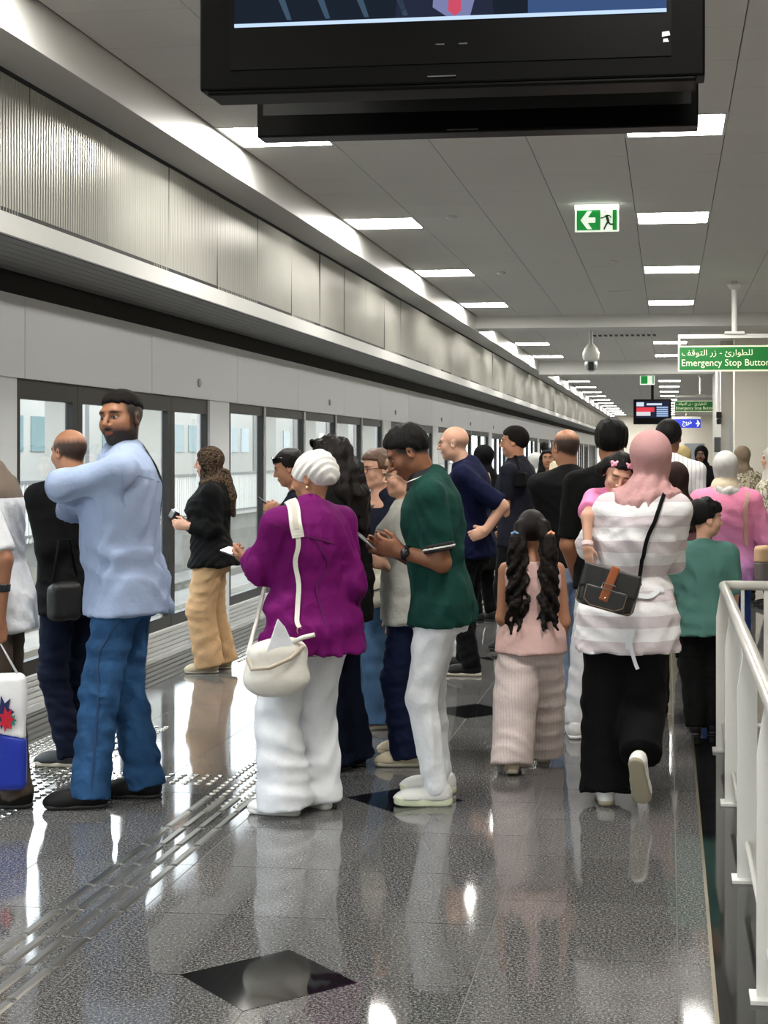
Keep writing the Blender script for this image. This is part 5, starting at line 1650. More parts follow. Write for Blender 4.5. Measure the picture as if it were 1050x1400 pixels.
sp_ = hug(a.topf, [k.p(408, 860, -.24), k.p(408, 800, -.22), k.p(407, 740, -.2), k.p(404, 705, -.15), k.p(398, 688, -.05), k.p(392, 690, .06), k.p(378, 730, .22)], .004, 60)
st = ribbon('strap', sp_, a.topf, .020, .004, L_, e, off=c)
i1 = [i for i in range(len(sp_)) if k.p(404, 735)[2] < sp_[i][2]]
pad = ribbon('strap_pad', sp_[i1[0]:i1[-1]-3], a.topf, .052, .008, L_, e, off=c)
ribbon('strap_pad_inlay', sp_[i1[0]+3:i1[-1]-8], a.topf, .022, .0105, mat('taupe_leather2', lin(196, 190, 178), .6), e, off=c)
MB().tube([tuple(Rb@V(-.118, .02, .05)), tuple(k.p(352, 845, .06)-c), tuple(k.p(362, 800, .18)-c)], .009, 8, flat=.4).build('strap_front', L_, e, smooth=True)
MB().tube([tuple(sp_[0]-c+V(.011*math.cos(t), 0, -.012+.014*math.sin(t))) for t in np.linspace(0, 6.28, 12)], .0022, 6).build('ring', M_GOLD, e, smooth=True)

# ================================================================== woman with sunglasses on her hair, face just past the turban
k = Spot(408, 972, 84)
a = Fig(1.575, 'f', girth=1.0, head=(0, 16, 0), skin='tan', headoff=(0, .02, 0), armL=dict(E=k.p(402, 738, -.1), W=k.p(380, 704, -.02), curl=1.0, hd=k.d(-.7, .6, 0), hn=k.d(-.3, 0, 1)), armR=dict(E=k.p(400, 740, .14), W=k.p(380, 706, .06), curl=1.0))
figure(a, 'person', 'woman with sunglasses pushed up on dark hair, half hidden behind the white turban', k.at, k.view, vox=.014, hvox=.0045)
top(a, C_NAVY, name='blouse', hem=.5, seed=61, sleeve=1.9, vox=.0135)
trousers(a, C_JEAND, seed=62, vox=.0135); shoes(a, S_BLACK, S_SOLEB, vox=.0095)
hair_long(a, H_DKBR, [[(a.hc+V(0, -.08, .0), .06), (a.hc+V(0, -.10, -.15), .05), (a.hc+V(0, -.09, -.25), .03)]], seed=63)
glasses(a, M_LENS, M_LENS, up=.072, back=.012, name='sunglasses', lens=(.030, .024), r=.003)
phone(a, k.p(366, 690, .02), k.d(-.75, .55, 0), k.d(.6, .7, 0), 'dark phone held up between the glass door and the white turban')

# ================================================================== woman with long wavy dark hair
k = Spot(458, 1056, 48)
a = Fig(1.63, 'f', girth=1.0, head=(12, 10, 0), skin='light', armR=dict(E=k.p(497, 790, .05), W=k.p(470, 770, .3)), armL=dict(E=k.p(440, 790, -.02), W=k.p(430, 760, .2)),
        footL=dict(at=k.g(462, 1052)[:2], yaw=20), footR=dict(at=k.g(484, 1046)[:2], yaw=5))
figure(a, 'person', 'woman with long wavy dark hair and dark clothes behind the woman in purple', k.at, k.view, vox=.014, hvox=.0045)
top(a, C_BLACK, name='blouse', hem=.45, seed=71, sleeve=1.9, vox=.0135, ease=.02)
trousers(a, C_JEAND, rr=(.056, .044, .062), seed=72, vox=.0125, end=.035, amp=.006); shoes(a, S_BLACK, S_SOLEB, vox=.007)
q = lambda x, y, z: a.hc+a.Rh@np.array([x, y, z])
hair_long(a, H_DKBR, [[(q(0, -.05, .02), .07), (q(.01, -.09, -.08), .065), (q(.015, -.105, -.2), .06), (q(.02, -.11, -.33), .03)], [(q(.05, -.05, -.02), .045), (q(.06, -.08, -.15), .042), (q(.06, -.09, -.30), .03), (q(.06, -.09, -.40), .012)], [(q(-.05, -.05, -.02), .045), (q(-.05, -.08, -.16), .042), (q(-.03, -.10, -.3), .02)]], seed=73, amp=.010, freq=70, top_extra=.004, t=.014)
glasses(a, M_LENS, M_LENS, up=.10, back=.03, name='sunglasses', lens=(.028, .022), r=.003)

# ================================================================== woman with red glasses and a cream backpack
k = Spot(519, 994, 128)
a = Fig(1.565, 'f', girth=1.08, head=(-8, 4, 0), skin='light', armL=dict(E=k.p(505, 760, -.1), W=k.p(508, 790, -.22), curl=.9, hd=k.d(.3, -.6, -.4)), armR=dict(E=k.p(498, 765, .05), W=k.p(500, 760, -.2), curl=1.0),
        footL=dict(at=k.g(520, 996)[:2], yaw=-18), footR=dict(at=k.g(508, 990)[:2], yaw=-10))
a.hairc = (.05, .03, .02)
figure(a, 'person', 'woman with dark red glasses and navy blouse holding a cream backpack', k.at, k.view, vox=.013, hvox=.004)
top(a, cloth('navy_blouse', (24, 28, 42)), name='blouse', hem=.48, seed=81, sleeve=1.5, vox=.0125, ease=.02, sl_ease=.016, neck=.795)
trousers(a, C_JEANM, rr=(.058, .046, .066), seed=82, vox=.0115, end=.03, amp=.005)
shoes(a, mat('sandal_leather', lin(150, 104, 84), .5), S_SOLEC, vox=.006, sole=.03, collar=False)
hair_short(a, H_BROWN, t=.013, line=(.0, .62), front=.070, top_extra=.006, nape=-.06)
glasses(a, M_SPECR, None, lens=(.027, .022), r=.0028)
k7, a7 = k, a
c = k.p(505, 795, -.26)
e = carried('backpack', 'cream quilted backpack with black zips held in front of the navy blouse', 'backpack', a, c)
Rb = np.stack([unit(k.d(1, .0, .1)), unit(k.d(-.1, 0, 1)), V(0, 0, 1)], 1).astype(f32)
Rb = (Rb@roty(-.30)).astype(f32)
bk = union([rbox(c, (.105, .06, .15), .05, Rb), rbox(c+Rb@V(.0, -.05, -.06), (.085, .04, .075), .035, Rb)], .03)
M_BP = mat('cream_nylon', lin(186, 182, 168), .6, bump=(24, .006))
sdf_obj('body', with_folds(bk, 4, .004, 36), .007, M_BP, e, off=c)
MB().tube([tuple(Rb@V(*p)) for p in ((.03, -.066, .07), (-.01, -.068, .05), (-.055, -.066, .0))], .0035, 6).build('zip', S_BLACK, e)
MB().tube([tuple(Rb@V(*p)) for p in ((-.05, -.094, -.035), (.0, -.096, -.045), (.055, -.094, -.045))], .0035, 6).build('zip', S_BLACK, e)
MB().tube([tuple(Rb@V(*p)) for p in ((-.03, .0, .15), (-.045, -.02, .20), (.03, -.02, .20), (.03, .0, .15))], .008, 8).build('handle', M_BP, e, smooth=True)
s7 = hug(a.topf, [k.p(497, 735, -.2), k.p(497, 705, -.17), k.p(505, 690, -.1), k.p(511, 683, 0)], .004)
ribbon('strap', s7, a.topf, .026, .005, banded('strap_weave', [(0, (200, 196, 184)), (.5, (96, 92, 90))], 30), e, off=c)

# ================================================================== older woman with glasses behind the green polo
k = Spot(555, 1042, 97)
a = Fig(1.54, 'f', girth=1.02, head=(2, 2, 0), skin='light', armL=dict(E=k.p(556, 800, -.12), W=k.p(530, 770, -.1), curl=.9, hd=k.d(-.9, .1, 0)), footL=dict(at=k.g(558, 1047)[:2], yaw=-5), footR=dict(at=k.g(560, 1030)[:2]))
a.hairc = (.14, .09, .05)
figure(a, 'person', 'older woman in grey top and glasses, mostly behind the man in green polo', k.at, k.view, vox=.013, hvox=.004)
top(a, cloth('grey_cotton', (168, 168, 160)), name='blouse', hem=.46, seed=91, sleeve=1.6, vox=.0125, ease=.026, sl_ease=.018, collar=(.02, .01, None))
trousers(a, cloth('navy_denim', (14, 22, 48), var=(6, .15)), rr=(.056, .046, .060), seed=92, vox=.0115, end=.03)
shoes(a, S_BEIGE, S_SOLEC, vox=.006, sole=.028)
hair_short(a, mat('fair_hair', lin(150, 120, 88), .5, bump=(120, .004)), t=.02, line=(-.01, .5), top_extra=.008, amp=.004, nape=-.08)
glasses(a, M_SPEC, None, lens=(.025, .021), r=.0022)

# ================================================================== man in green polo with phone
k = Spot(602, 1096, 86)
a = Fig(1.71, 'm', girth=1.0, lean=4, head=(4, 32, 0), skin='deep', headoff=(0, .022, -.02), curve=.06,
        armL=dict(E=k.p(604, 770, -.20), W=k.p(548, 754, -.15), curl=.75, hd=k.d(-1, .28, .06), hn=k.d(.1, .3, 1)), armR=dict(E=k.p(585, 775, .20), W=k.p(535, 752, .03), curl=.75, hd=k.d(-.9, .25, -.25), hn=k.d(-.1, .2, -1)),
        footL=dict(at=k.g(596, 1101)[:2], yaw=3), footR=dict(at=k.g(602, 1084)[:2], yaw=-3))
a.hairc = (.008, .006, .006); a.fringe = (.09, .95, (.008, .006, .006))
figure(a, 'person', 'young man in dark green polo and white jeans bent over his phone', k.at, k.view, hvox=.0036)
C_GRN = cloth('green_pique', (18, 58, 51), .85, bump=(16, .010))
po = top(a, C_GRN, name='polo_shirt', th=.062, thk=.05, hem=.468, ease=.018, sl_ease=.017, sleeve=.80, seed=101, amp=.0085, vox=.0095, collar=(.034, .008, mat('polo_collar', lin(14, 15, 17), .8)), hemflare=.008, flare=.006)
nb = np.array([*a.shear(a.tz[-3]), a.tz[-3]]); up_ = a.hc+a.Rh@np.array([0, -.018*a.hs, -.045*a.hs]); ax_ = unit(up_-nb); nr_ = .056*a.hs
p0_ = nb+ax_*(a.tz[-1]-.006*a.H-nb[2])/max(ax_[2], .5)
sdf_obj('collar_stripe', cone(p0_+ax_*.004, p0_+ax_*.010, nr_*1.1+.0265, nr_*1.1+.0235, True, True), .004, mat('polo_stripe', lin(225, 225, 220), .8), po)
for kk in 'LR':
    S, E = a.sh[kk], a.el[kk]; r_ = .031*a.H*.976+.017
    for t0, t1, mt, ex_ in ((.70, .82, 'polo_band', .0035), (.748, .778, 'polo_stripe', .0062)):
        m_ = mat(mt, lin(*((18, 20, 22) if mt == 'polo_band' else (225, 225, 220))), .8)
        rr_ = (.0285*a.H+.017)+((.024-.0285)*a.H*.80+.006)*(t0/.80)+ex_
        sdf_obj('cuff', cone(S+(E-S)*t0, S+(E-S)*t1, rr_, rr_+.001, True, True), .0045, m_, po)
trousers(a, C_WHITE2, rr=(.058, .040, .030), seed=102, amp=.007, vox=.0095, end=.035)
shoes(a, mat('white_knit', lin(214, 214, 210), .6, bump=(200, .001)), mat('lime_sole', lin(214, 220, 190), .5), sole=.042, vox=.005)
hair_short(a, H_BLACK, t=.001, line=(.006, .72), front=.056, top_extra=.011, amp=.003, vox=.0042, freq=100, nape=-.075, taper=.022)
W = a.wr['L']; dv = unit(a.el['L']-W)
sdf_obj('watch_strap', cone(W+dv*.012, W+dv*.036, .034, .035, True, True), .004, S_BLACK, a.o)
sdf_obj('watch_face', ell(W+dv*.024+k.d(-.1, .1, -1)*.034, V(.021, .021, .021)), .004, M_PHONE, a.o)
phone(a, k.p(499, 738, -.06), k.d(-.7, .55, .1), k.d(.5, .75, 0), 'grey phone held by the man in the green polo', M_PHONES, (.037, .078, .005))

# ================================================================== bald man with glasses, hand on hip
k = Spot(644, 921, 76)
a = Fig(1.75, 'm', girth=1.10, belly=.05, lean=3, head=(6, 4, 0), skin='light', headoff=k.d(-.07, -.01, 0), armL=dict(E=k.p(687, 692, -.19), W=k.p(664, 726, -.22), curl=.5, hd=k.d(-.9, -.35, .02), hn=k.d(-.05, -.1, 1)), armR=dict(W=k.p(620, 740, .2)),
        footL=dict(at=k.g(644, 924)[:2], yaw=3), footR=dict(at=k.g(636, 914)[:2]))
a.hairc = (.10, .08, .07); a.fringe = (.02, .55, (.10, .07, .055))
figure(a, 'person', 'bald man with glasses in navy polo, hand on his hip', k.at, k.view, vox=.013, hvox=.0042)
top(a, cloth('royal_navy', (14, 20, 50)), name='polo_shirt', hem=.47, seed=111, sleeve=.92, vox=.0125, ease=.02, sl_ease=.018, collar=(.032, .010, None), amp=.007, flare=.004)
trousers(a, C_BLACK2, rr=(.054, .042, .038), seed=112, vox=.0125, end=.03)
shoes(a, S_BLACK, S_SOLEC, vox=.007, sole=.028)
glasses(a, M_SPEC, None, lens=(.026, .020), r=.002)

# ================================================================== woman in black headscarf beyond him
k = Spot(662, 850, 50)
a = Fig(1.62, 'f', head=(0, 0, 0), skin='light')
figure(a, 'person', 'woman in black headscarf and black coat between the navy polo and the dark shirt', k.at, k.view, vox=.018, hvox=.008)
top(a, C_BLACK, name='coat', hem=.30, seed=121, sleeve=1.9, vox=.016, ease=.03); trousers(a, C_BLACK2, vox=.016); shoes(a, S_BLACK, S_SOLEB, vox=.0115)
hijab(a, C_BLACK2, vox=.010, seed=122)
s_ = hug(a.topf, [k.p(668, 660, -.12), k.p(664, 648, -.05), k.p(668, 642, .05), k.p(676, 650, .1)], .004, 20)
ribbon('bag_strap', s_, a.topf, .03, .006, mat('tan_strap', lin(168, 140, 110), .6), a.o)

# ================================================================== man in dark shirt with crossbody bag
k = Spot(706, 888, 70)
a = Fig(1.76, 'm', girth=1.0, head=(10, 2, 0), skin='tan', armL=dict(E=k.p(690, 684, -.17), W=k.p(696, 716, -.12), curl=.5, hd=k.d(.9, .1, 0)), armR=dict(W=k.p(700, 720, .2)))
figure(a, 'person', 'man in dark slate shirt carrying a small black bag across his back', k.at, k.view, vox=.014, hvox=.0055)
top(a, cloth('slate_shirt', (27, 28, 39)), hem=.47, seed=131, sleeve=.95, vox=.0135, ease=.022, sl_ease=.018, collar=(.03, .010, None)); trousers(a, C_BLACK2, vox=.013, seed=132); shoes(a, S_BLACK, S_SOLEB, vox=.0105)
hair_short(a, H_BUZZ, t=.008, vox=.006)
c = k.p(712, 656, -.21)
e = carried('crossbody_bag', 'small flat black crossbody bag on the back of the man in dark shirt', 'bag', a, c)
sdf_obj('body', rbox(c, (.05, .05, .06), .02), .008, C_BLACK, e, off=c)
s_ = hug(a.topf, [k.p(712, 640, -.2), k.p(706, 622, -.12), k.p(699, 618, 0)], .004, 20); ribbon('strap', s_, a.topf, .025, .004, C_BLACK, e, off=c)

# ================================================================== balding man seen from behind, black striped top
k = Spot(776, 962, 22)
a = Fig(1.70, 'm', girth=1.02, head=(14, 4, 0), skin='tan', armL=dict(E=k.p(748, 712, .0), W=k.p(756, 765, .10)), armR=dict(W=k.p(800, 780, .1)),
        footL=dict(at=k.g(766, 968)[:2]), footR=dict(at=k.g(788, 962)[:2]))
a.fringe = (.06, .93, (.018, .014, .012))
figure(a, 'person', 'balding man seen from behind in a black top with thin white stripes', k.at, k.view, vox=.014, hvox=.005)
C_STR = banded('black_white_stripe', [(0, (18, 18, 20)), (.78, (222, 222, 220))], 17)
f_ = Fig; top(a, split_z('black_top', 9.0, (20, 20, 22), (20, 20, 22)), name='shirt', hem=.50, seed=141, sleeve=.55, vox=.0125, ease=.02, sl_ease=.018, collar=(.03, .012, C_BLACK))
for kk in 'LR':
    S, E, W = a.sh[kk], a.el[kk], a.wr[kk]
    fs = union([cone(S+(E-S)*.45, E, .056, .050), cone(E, W, .050, .042, False, True)], .02); sdf_obj('striped_sleeve', fs, .010, C_STR, a.o)
trousers(a, C_JEANL, rr=(.056, .044, .042), seed=142, vox=.0135, end=.03); shoes(a, S_WHITE, S_SOLEW, vox=.0095)

# ================================================================== man with thick black hair, black t-shirt
k = Spot(836, 1004, 2)
a = Fig(1.73, 'm', girth=1.02, head=(0, 0, 0), skin='brown', armL=dict(E=k.p(776, 745, -.02), W=k.p(792, 800, .1)), armR=dict(W=k.p(880, 790, .1)), footL=dict(at=k.g(786, 1008)[:2], yaw=4), footR=dict(at=k.g(850, 1000)[:2]))
figure(a, 'person', 'man with thick black hair and black t-shirt in front of the toddler', k.at, k.view, vox=.014, hvox=.005)
top(a, C_BLACK, name='t_shirt', hem=.47, seed=151, sleeve=.9, vox=.0125, ease=.022, sl_ease=.020); trousers(a, cloth('off_white_trouser', (206, 208, 212)), rr=(.056, .042, .034), seed=152, vox=.0125, end=.02)
shoes(a, S_WHITE, S_SOLEW, vox=.006)
hair_short(a, H_BLACK, t=.010, line=(-.02, .55), top_extra=.012, amp=.005, nape=-.075, freq=90)

# ================================================================== far group by the doors
k = Spot(750, 815, 175)
a = Fig(1.60, 'f', head=(0, 0, 0), skin='tan')
figure(a, 'person', 'dark haired woman facing the camera far down the platform', k.at, k.view, vox=.02, hvox=.008)
top(a, blotched('olive_print', (58, 60, 48), (96, 98, 80), (40, 42, 38), 20), name='blouse', hem=.45, vox=.018, sleeve=1.9); trousers(a, C_JEAND, vox=.018); shoes(a, S_BLACK, S_SOLEB, vox=.0135)
hair_long(a, H_BLACK, [[(a.hc+V(-.05, -.03, 0), .06), (a.hc+V(-.07, -.02, -.15), .05), (a.hc+V(-.07, -.01, -.28), .03)], [(a.hc+V(.05, -.03, 0), .06), (a.hc+V(.07, -.02, -.15), .05), (a.hc+V(.07, -.01, -.28), .03)], [(a.hc+V(.05, -.02, .13), .045), (a.hc+V(.055, -.02, .14), .045)]], vox=.009)
k = Spot(733, 800, 80)
a = Fig(1.55, 'f', skin='light')
figure(a, 'person', 'woman in pale headscarf and pale robe far down by the doors', k.at, k.view, vox=.02, hvox=.010)
C_PALEGREY = cloth('pale_grey_robe', (186, 188, 186))
top(a, C_PALEGREY, name='robe', hem=.12, vox=.018, sleeve=1.9, ease=.04, hemflare=.03); shoes(a, S_BLACK, S_SOLEB, vox=.0135); hijab(a, C_PALEGREY, vox=.0135)
k = Spot(768, 872, 62)
a = Fig(1.45, 'm', skin='tan', head=(10, 6, 0), armL=dict(E=k.p(752, 690, -.1), W=k.p(740, 676, .05), curl=1.0), armR=dict(W=k.p(738, 674, .15), curl=1.0))
figure(a, 'person', 'person in cream sun hat and brown jacket holding hands together, far off', k.at, k.view, vox=.016, hvox=.007)
top(a, cloth('brown_jacket', (92, 68, 46)), name='jacket', hem=.47, vox=.014, sleeve=1.7); trousers(a, C_JEAND, vox=.015); shoes(a, S_BLACK, S_SOLEB, vox=.0115)
o_ = MB().lathe([(.135, .02), (.115, .045), (.095, .06), (.088, .12), (.06, .145), (.01, .15)], (0, 0, 0), 20).build('sun_hat', cloth('cream_hat', (224, 214, 184)), a.o, smooth=True); o_.location = tuple(a.hc+V(0, -.01, -.01)*a.hs)
# ================================================================== mother in striped white blouse
k = Spot(858, 1096, 0)
a = Fig(1.63, 'f', girth=1.06, lean=1, side=9, shw=.148, head=(0, 6, -3), skin='light', armL=dict(E=k.p(807, 745, .06), W=k.p(835, 740, .30), hd=k.d(1, .1, .2)), armR=dict(E=k.p(917, 765, .12), W=k.p(890, 760, .32), hd=k.d(-1, 0, .2)),
        footL=dict(at=k.g(828, 1098)[:2], yaw=4), footR=dict(at=(.055, -.24, .15), pitch=62, yaw=-14, pole=(0, 1, 0)), headoff=(.02, 0, 0))
figure(a, 'person', 'woman in rose headscarf and striped white blouse carrying a toddler on her shoulder', k.at, k.view, hvox=.005)
C_MS = banded('striped_voile', [(0, (232, 230, 232)), (.52, (206, 196, 200))], 9.2, bump=(18, .006), offset=.1)
bl = top(a, C_MS, name='blouse', th=.066, thk=.062, hem=.415, ease=.034, sl_ease=.020, sleeve=1.15, seed=161, amp=.008, vox=.0115, hemflare=.014, flare=.014, back=.01, cinch=.024)
trousers(a, C_BLACK2, rr=(.066, .066, .070), rrR=(.066, .064, .056), endR=-.035, seed=162, amp=.005, vox=.0115, end=.03, freq=36)
shoes(a, S_WHITE, mat('tan_sole', lin(150, 142, 122), .7), sole=.026, vox=.0055, collar=False)
hijab(a, cloth('rose_scarf', (184, 142, 142), var=(6, .06), bump=(22, .005)), t=.020, seed=163, spread=.140, drop=.80, neckr=.094, amp=.006, top_extra=.010, freq=60)
wz = .60*a.H
rg = hug(a.topf, [np.array([*a.shear(np.array(wz)), wz])+np.array([.26*math.sin(t), -.26*math.cos(t), -.02*math.sin(t)]) for t in np.linspace(-.75, .8, 12)], .003, 40)
ribbon('waist_tie', rg, a.topf, .022, .004, C_WHITE, bl)
kx = k.p(866, 862, -.23)
for q_ in ([kx, k.p(862, 880, -.24), k.p(868, 905, -.24), k.p(872, 915, -.24)], [kx, k.p(858, 872, -.24), k.p(858, 888, -.24)]):
    ribbon('tie_tail', hug(None, q_, n=16), None, .016, .004, C_WHITE, bl)
mother, km = a, k
# crossbody bag, black with a tan flap strap
c = k.p(832, 806, -.27)
e = carried('crossbody_bag', 'black leather crossbody bag with tan flap strap on the striped blouse', 'handbag', a, c)
Rb = np.stack([unit(k.d(1, -.27, -.05)), unit(k.d(.05, .0, 1)), V(0, 0, 1)], 1)
Rb[:, 2] = np.cross(Rb[:, 0], Rb[:, 1]); Rb = Rb.astype(f32)
M_BL = mat('black_leather', lin(26, 25, 25), .42, bump=(120, .001)); M_TAN = mat('tan_leather', lin(158, 84, 40), .45); M_STITCH = mat('stitching', lin(140, 120, 92), .7); M_CHROME = mat('chrome', lin(215, 213, 205), .15, 1.0)
bx_ = union([rbox(c, (.128, .045, .088), .03, Rb)], .02)
sdf_obj('body', bx_, .005, M_BL, e, off=c)
sdf_obj('flap', rbox(c+Rb@V(0, -.042, .042), (.126, .012, .052), .010, Rb), .0045, M_BL, e, off=c)
sdf_obj('front_pocket', rbox(c+Rb@V(-.005, -.048, -.038), (.095, .012, .046), .011, Rb), .0045, M_BL, e, off=c)
mb = MB(); path = [(-.092, -.062, .0), (-.09, -.062, -.055), (-.06, -.062, -.076), (.05, -.062, -.076), (.082, -.062, -.055), (.084, -.062, .0)]
mb.tube([tuple(Rb@V(*p)) for p in path], .0016, 5).build('stitching', M_STITCH, e)
MB().tube([tuple(Rb@V(*p)) for p in ((-.122, -.047, -.02), (-.12, -.047, -.07), (-.09, -.046, -.084), (.09, -.046, -.084), (.12, -.047, -.07), (.122, -.047, -.02))], .0016, 5).build('stitching', M_STITCH, e)
fl = sdf_obj('flap_strap', rbox(c+Rb@V(.0, -.058, .03), (.019, .006, .078), .004, (Rb@roty(.12)).astype(f32)), .004, M_TAN, e, off=c)
MB().tube([tuple(Rb@V(-.028+.056*u_, -.067, .006+.022*v_)) for u_, v_ in ((0, 0), (1, 0), (1, 1), (0, 1), (0, 0))], .0028, 6).build('buckle', M_CHROME, e)
sdf_obj('stud', ell(Rb@V(-.002, -.066, -.032), V(.006, .006, .006)), .0025, M_CHROME, e)
s_ = hug(a.topf, [k.p(872, 796, -.26), k.p(884, 762, -.22), k.p(897, 715, -.2), k.p(905, 685, -.14), k.p(908, 674, -.02), k.p(904, 690, .12)], .004, 50)
ribbon('strap', s_, a.topf, .017, .005, C_BLACK, e, off=c)
MB().tube([tuple(Rb@V(.126, -.01, .06)), tuple(s_[0]-c)], .006, 6).build('strap_end', C_BLACK, e)

# ================================================================== toddler asleep on her shoulder
kt = Spot(838, 1082, 180)
t_ = Fig(.98, 'c', lean=37, head=(6, 26, -14), hs=.80, skin='light', headoff=(0, .0, 0), pelvis=(0, 0, 0))
zoff = .66
fwd = None
hp = kt.p(846, 648, -.10)
# shift the whole child so that its head rests at the shoulder
sh_ = hp-np.array([0, 0, zoff])-t_.hc
sx, sy = sh_[0], sh_[1]; zoff = zoff+sh_[2]
def tl(px, py, away): return kt.p(px, py, away)-np.array([sx, sy, zoff])
t_ = Fig(.98, 'c', lean=37, head=(6, 26, -14), hs=.80, skin='light',
         armR=dict(E=tl(803, 706, -.22), W=tl(803, 748, -.27), hd=kt.d(.12, -1, -.1), hn=kt.d(.4, 0, 1), curl=.35), armL=dict(E=tl(902, 698, .14), W=tl(903, 672, -.12), hd=kt.d(.75, -.25, -.45), hn=kt.d(-.3, -.9, .2), curl=.5))
t_.eyes_closed = True
X, Y = kt.w
me = t_.body('person', .010, .0034)
o = link('person', me, M_SKIN); az = kt.a
o.location = (X+sx*math.cos(az)-sy*math.sin(az), Y+sx*math.sin(az)+sy*math.cos(az), zoff); o.rotation_euler = (0, 0, az)
tag(o, 'toddler in pink t-shirt with hair clips asleep on the shoulder of the rose headscarf', 'person', 'people waiting on the platform'); t_.o = o
C_PINK = cloth('pink_jersey', (232, 138, 186), var=(6, .04), bump=(18, .004))
top(t_, C_PINK, name='t_shirt', th=.062, hem=.44, ease=.012, sl_ease=.016, sleeve=.75, seed=171, amp=.004, vox=.007, flare=.008, neck=.80)
trousers(t_, cloth('toddler_leggings', (196, 196, 206)), rr=(.062, .048, .036), seed=172, vox=.0105)
q = lambda x, y, z: t_.hc+t_.Rh@(np.array([x, y, z])*t_.hs)
hair_long(t_, H_BLACK, [[(q(-.075, -.03, .03), .03), (q(-.10, -.02, -.01), .03), (q(-.11, .0, -.06), .018)], [(q(.075, -.03, .03), .03), (q(.10, -.02, .0), .03)]], t=.010, line=(.02, .55), front=.045, amp=.003, vox=.0045, freq=90, k=.02)
M_CLIP = mat('pink_clip', lin(246, 170, 190), .35)
for i, p in enumerate(((-.028, .062, .092), (.050, .048, .078), (-.070, .035, .070))):
    cp = q(*p); f_ = union([ell(cp+np.array(d)*.012*(1 if i < 2 else .7), V(.009, .009, .009)*(1 if i < 2 else .7)) for d in ((1, 0, .6), (-1, 0, .6), (.8, 0, -.6), (-.8, 0, -.6), (0, .2, 0))], .004, pad=.02)
    sdf_obj('hair_clip', f_, .003, M_CLIP if i < 2 else S_WHITE, t_.o)
W = t_.wr['R']; dv = unit(t_.el['R']-W)
sdf_obj('bracelet', cone(W+dv*.004, W+dv*.026, .026, .027, True, True), .0035, mat('pale_pink_band', lin(236, 206, 204), .5), t_.o)

# ================================================================== girl with two long curly bunches
k = Spot(727, 1050, 3)
a = Fig(1.265, 'c', girth=1.06, head=(0, -4, 0), hs=.80, skin='tan', armL=dict(E=k.p(688, 845, -.02), W=k.p(700, 880, .14)), armR=dict(E=k.p(770, 850, .0), W=k.p(765, 885, .12)), footL=dict(at=k.g(700, 1058)[:2], yaw=4, pitch=14), footR=dict(at=k.g(742, 1040)[:2], yaw=-6))
figure(a, 'person', 'girl with long curly dark bunches in pale pink top and cream trousers', k.at, k.view, hvox=.006)
C_GP = cloth('pale_pink_cotton', (214, 180, 174), var=(5, .05), bump=(14, .007))
top(a, C_GP, name='sleeveless_top', th=.078, thk=.08, hem=.455, ease=.024, sleeve=0, seed=181, amp=.006, vox=.0095, hemflare=.018)
trousers(a, banded('cream_pinstripe', [(0, (214, 200, 196)), (.8, (200, 184, 182))], 70, axis=0, bump=(14, .009)), rr=(.078, .082, .082), seed=182, amp=.006, vox=.0105, end=.02, freq=34)
shoes(a, S_BEIGE, S_SOLEC, vox=.006, sole=.03)
q = lambda x, y, z: a.hc+np.array([x, y, z])
def curl_f(fig, strands, vox=.0055):
    sk = fig.skull(.014*fig.hs)
    def cap(P):
        Q = fig.hq(P); return smax(sk(P), ((-.06+.55*np.clip(Q[:, 1]+.05, 0, 1))-Q[:, 2])*fig.hs, .01)
    cap.lo, cap.hi = sk.lo, sk.hi
    parts = [cap]
    for st in strands:
        for (p0, r0), (p1, r1) in zip(st[:-1], st[1:]): parts.append(cone(p0, p1, r0, r1))
    return union(parts, .012, pad=.03)
rs = np.random.RandomState(5); sts = []
for sg in (-1, 1):
    sts.append([(q(sg*.05, -.06, .02), .04), (q(sg*.07, -.085, -.05), .036), (q(sg*.072, -.095, -.15), .034), (q(sg*.074, -.10, -.26), .028), (q(sg*.072, -.10, -.34), .018)])
    for i in range(16):
        x0, y0 = rs.uniform(-.034, .034), rs.uniform(-.03, .02); L0 = rs.uniform(.32, .47); ph = rs.uniform(0, 6.28); pts_ = []
        for u_ in np.linspace(0, 1, 20):
            rr_ = .014*min(1, u_*5); an = ph+u_*22*sg
            pts_.append((q(sg*.072+x0*(.75+u_*.6)+rr_*math.cos(an), -.10+y0+rr_*math.sin(an), -.03-u_*L0), .0125*(1.05-.5*u_)))
        sts.append(pts_)
gh = curl_f(a, sts)
sdf_obj('hair', gh, .0055, H_DKBR, a.o)
for i, (sg, col) in enumerate(((-1, (120, 160, 200)), (1, (240, 160, 120)))):
    cp = q(sg*.088, -.115, -.015); f_ = union([ell(cp+np.array(d)*.012, V(.008, .008, .008)) for d in ((1, 0, .4), (-1, 0, .4), (0, 0, -1), (0, 0, 1))], .004, pad=.02)
    sdf_obj('hair_bobble', f_, .003, mat('bobble%d' % i, lin(*col), .35), a.o)
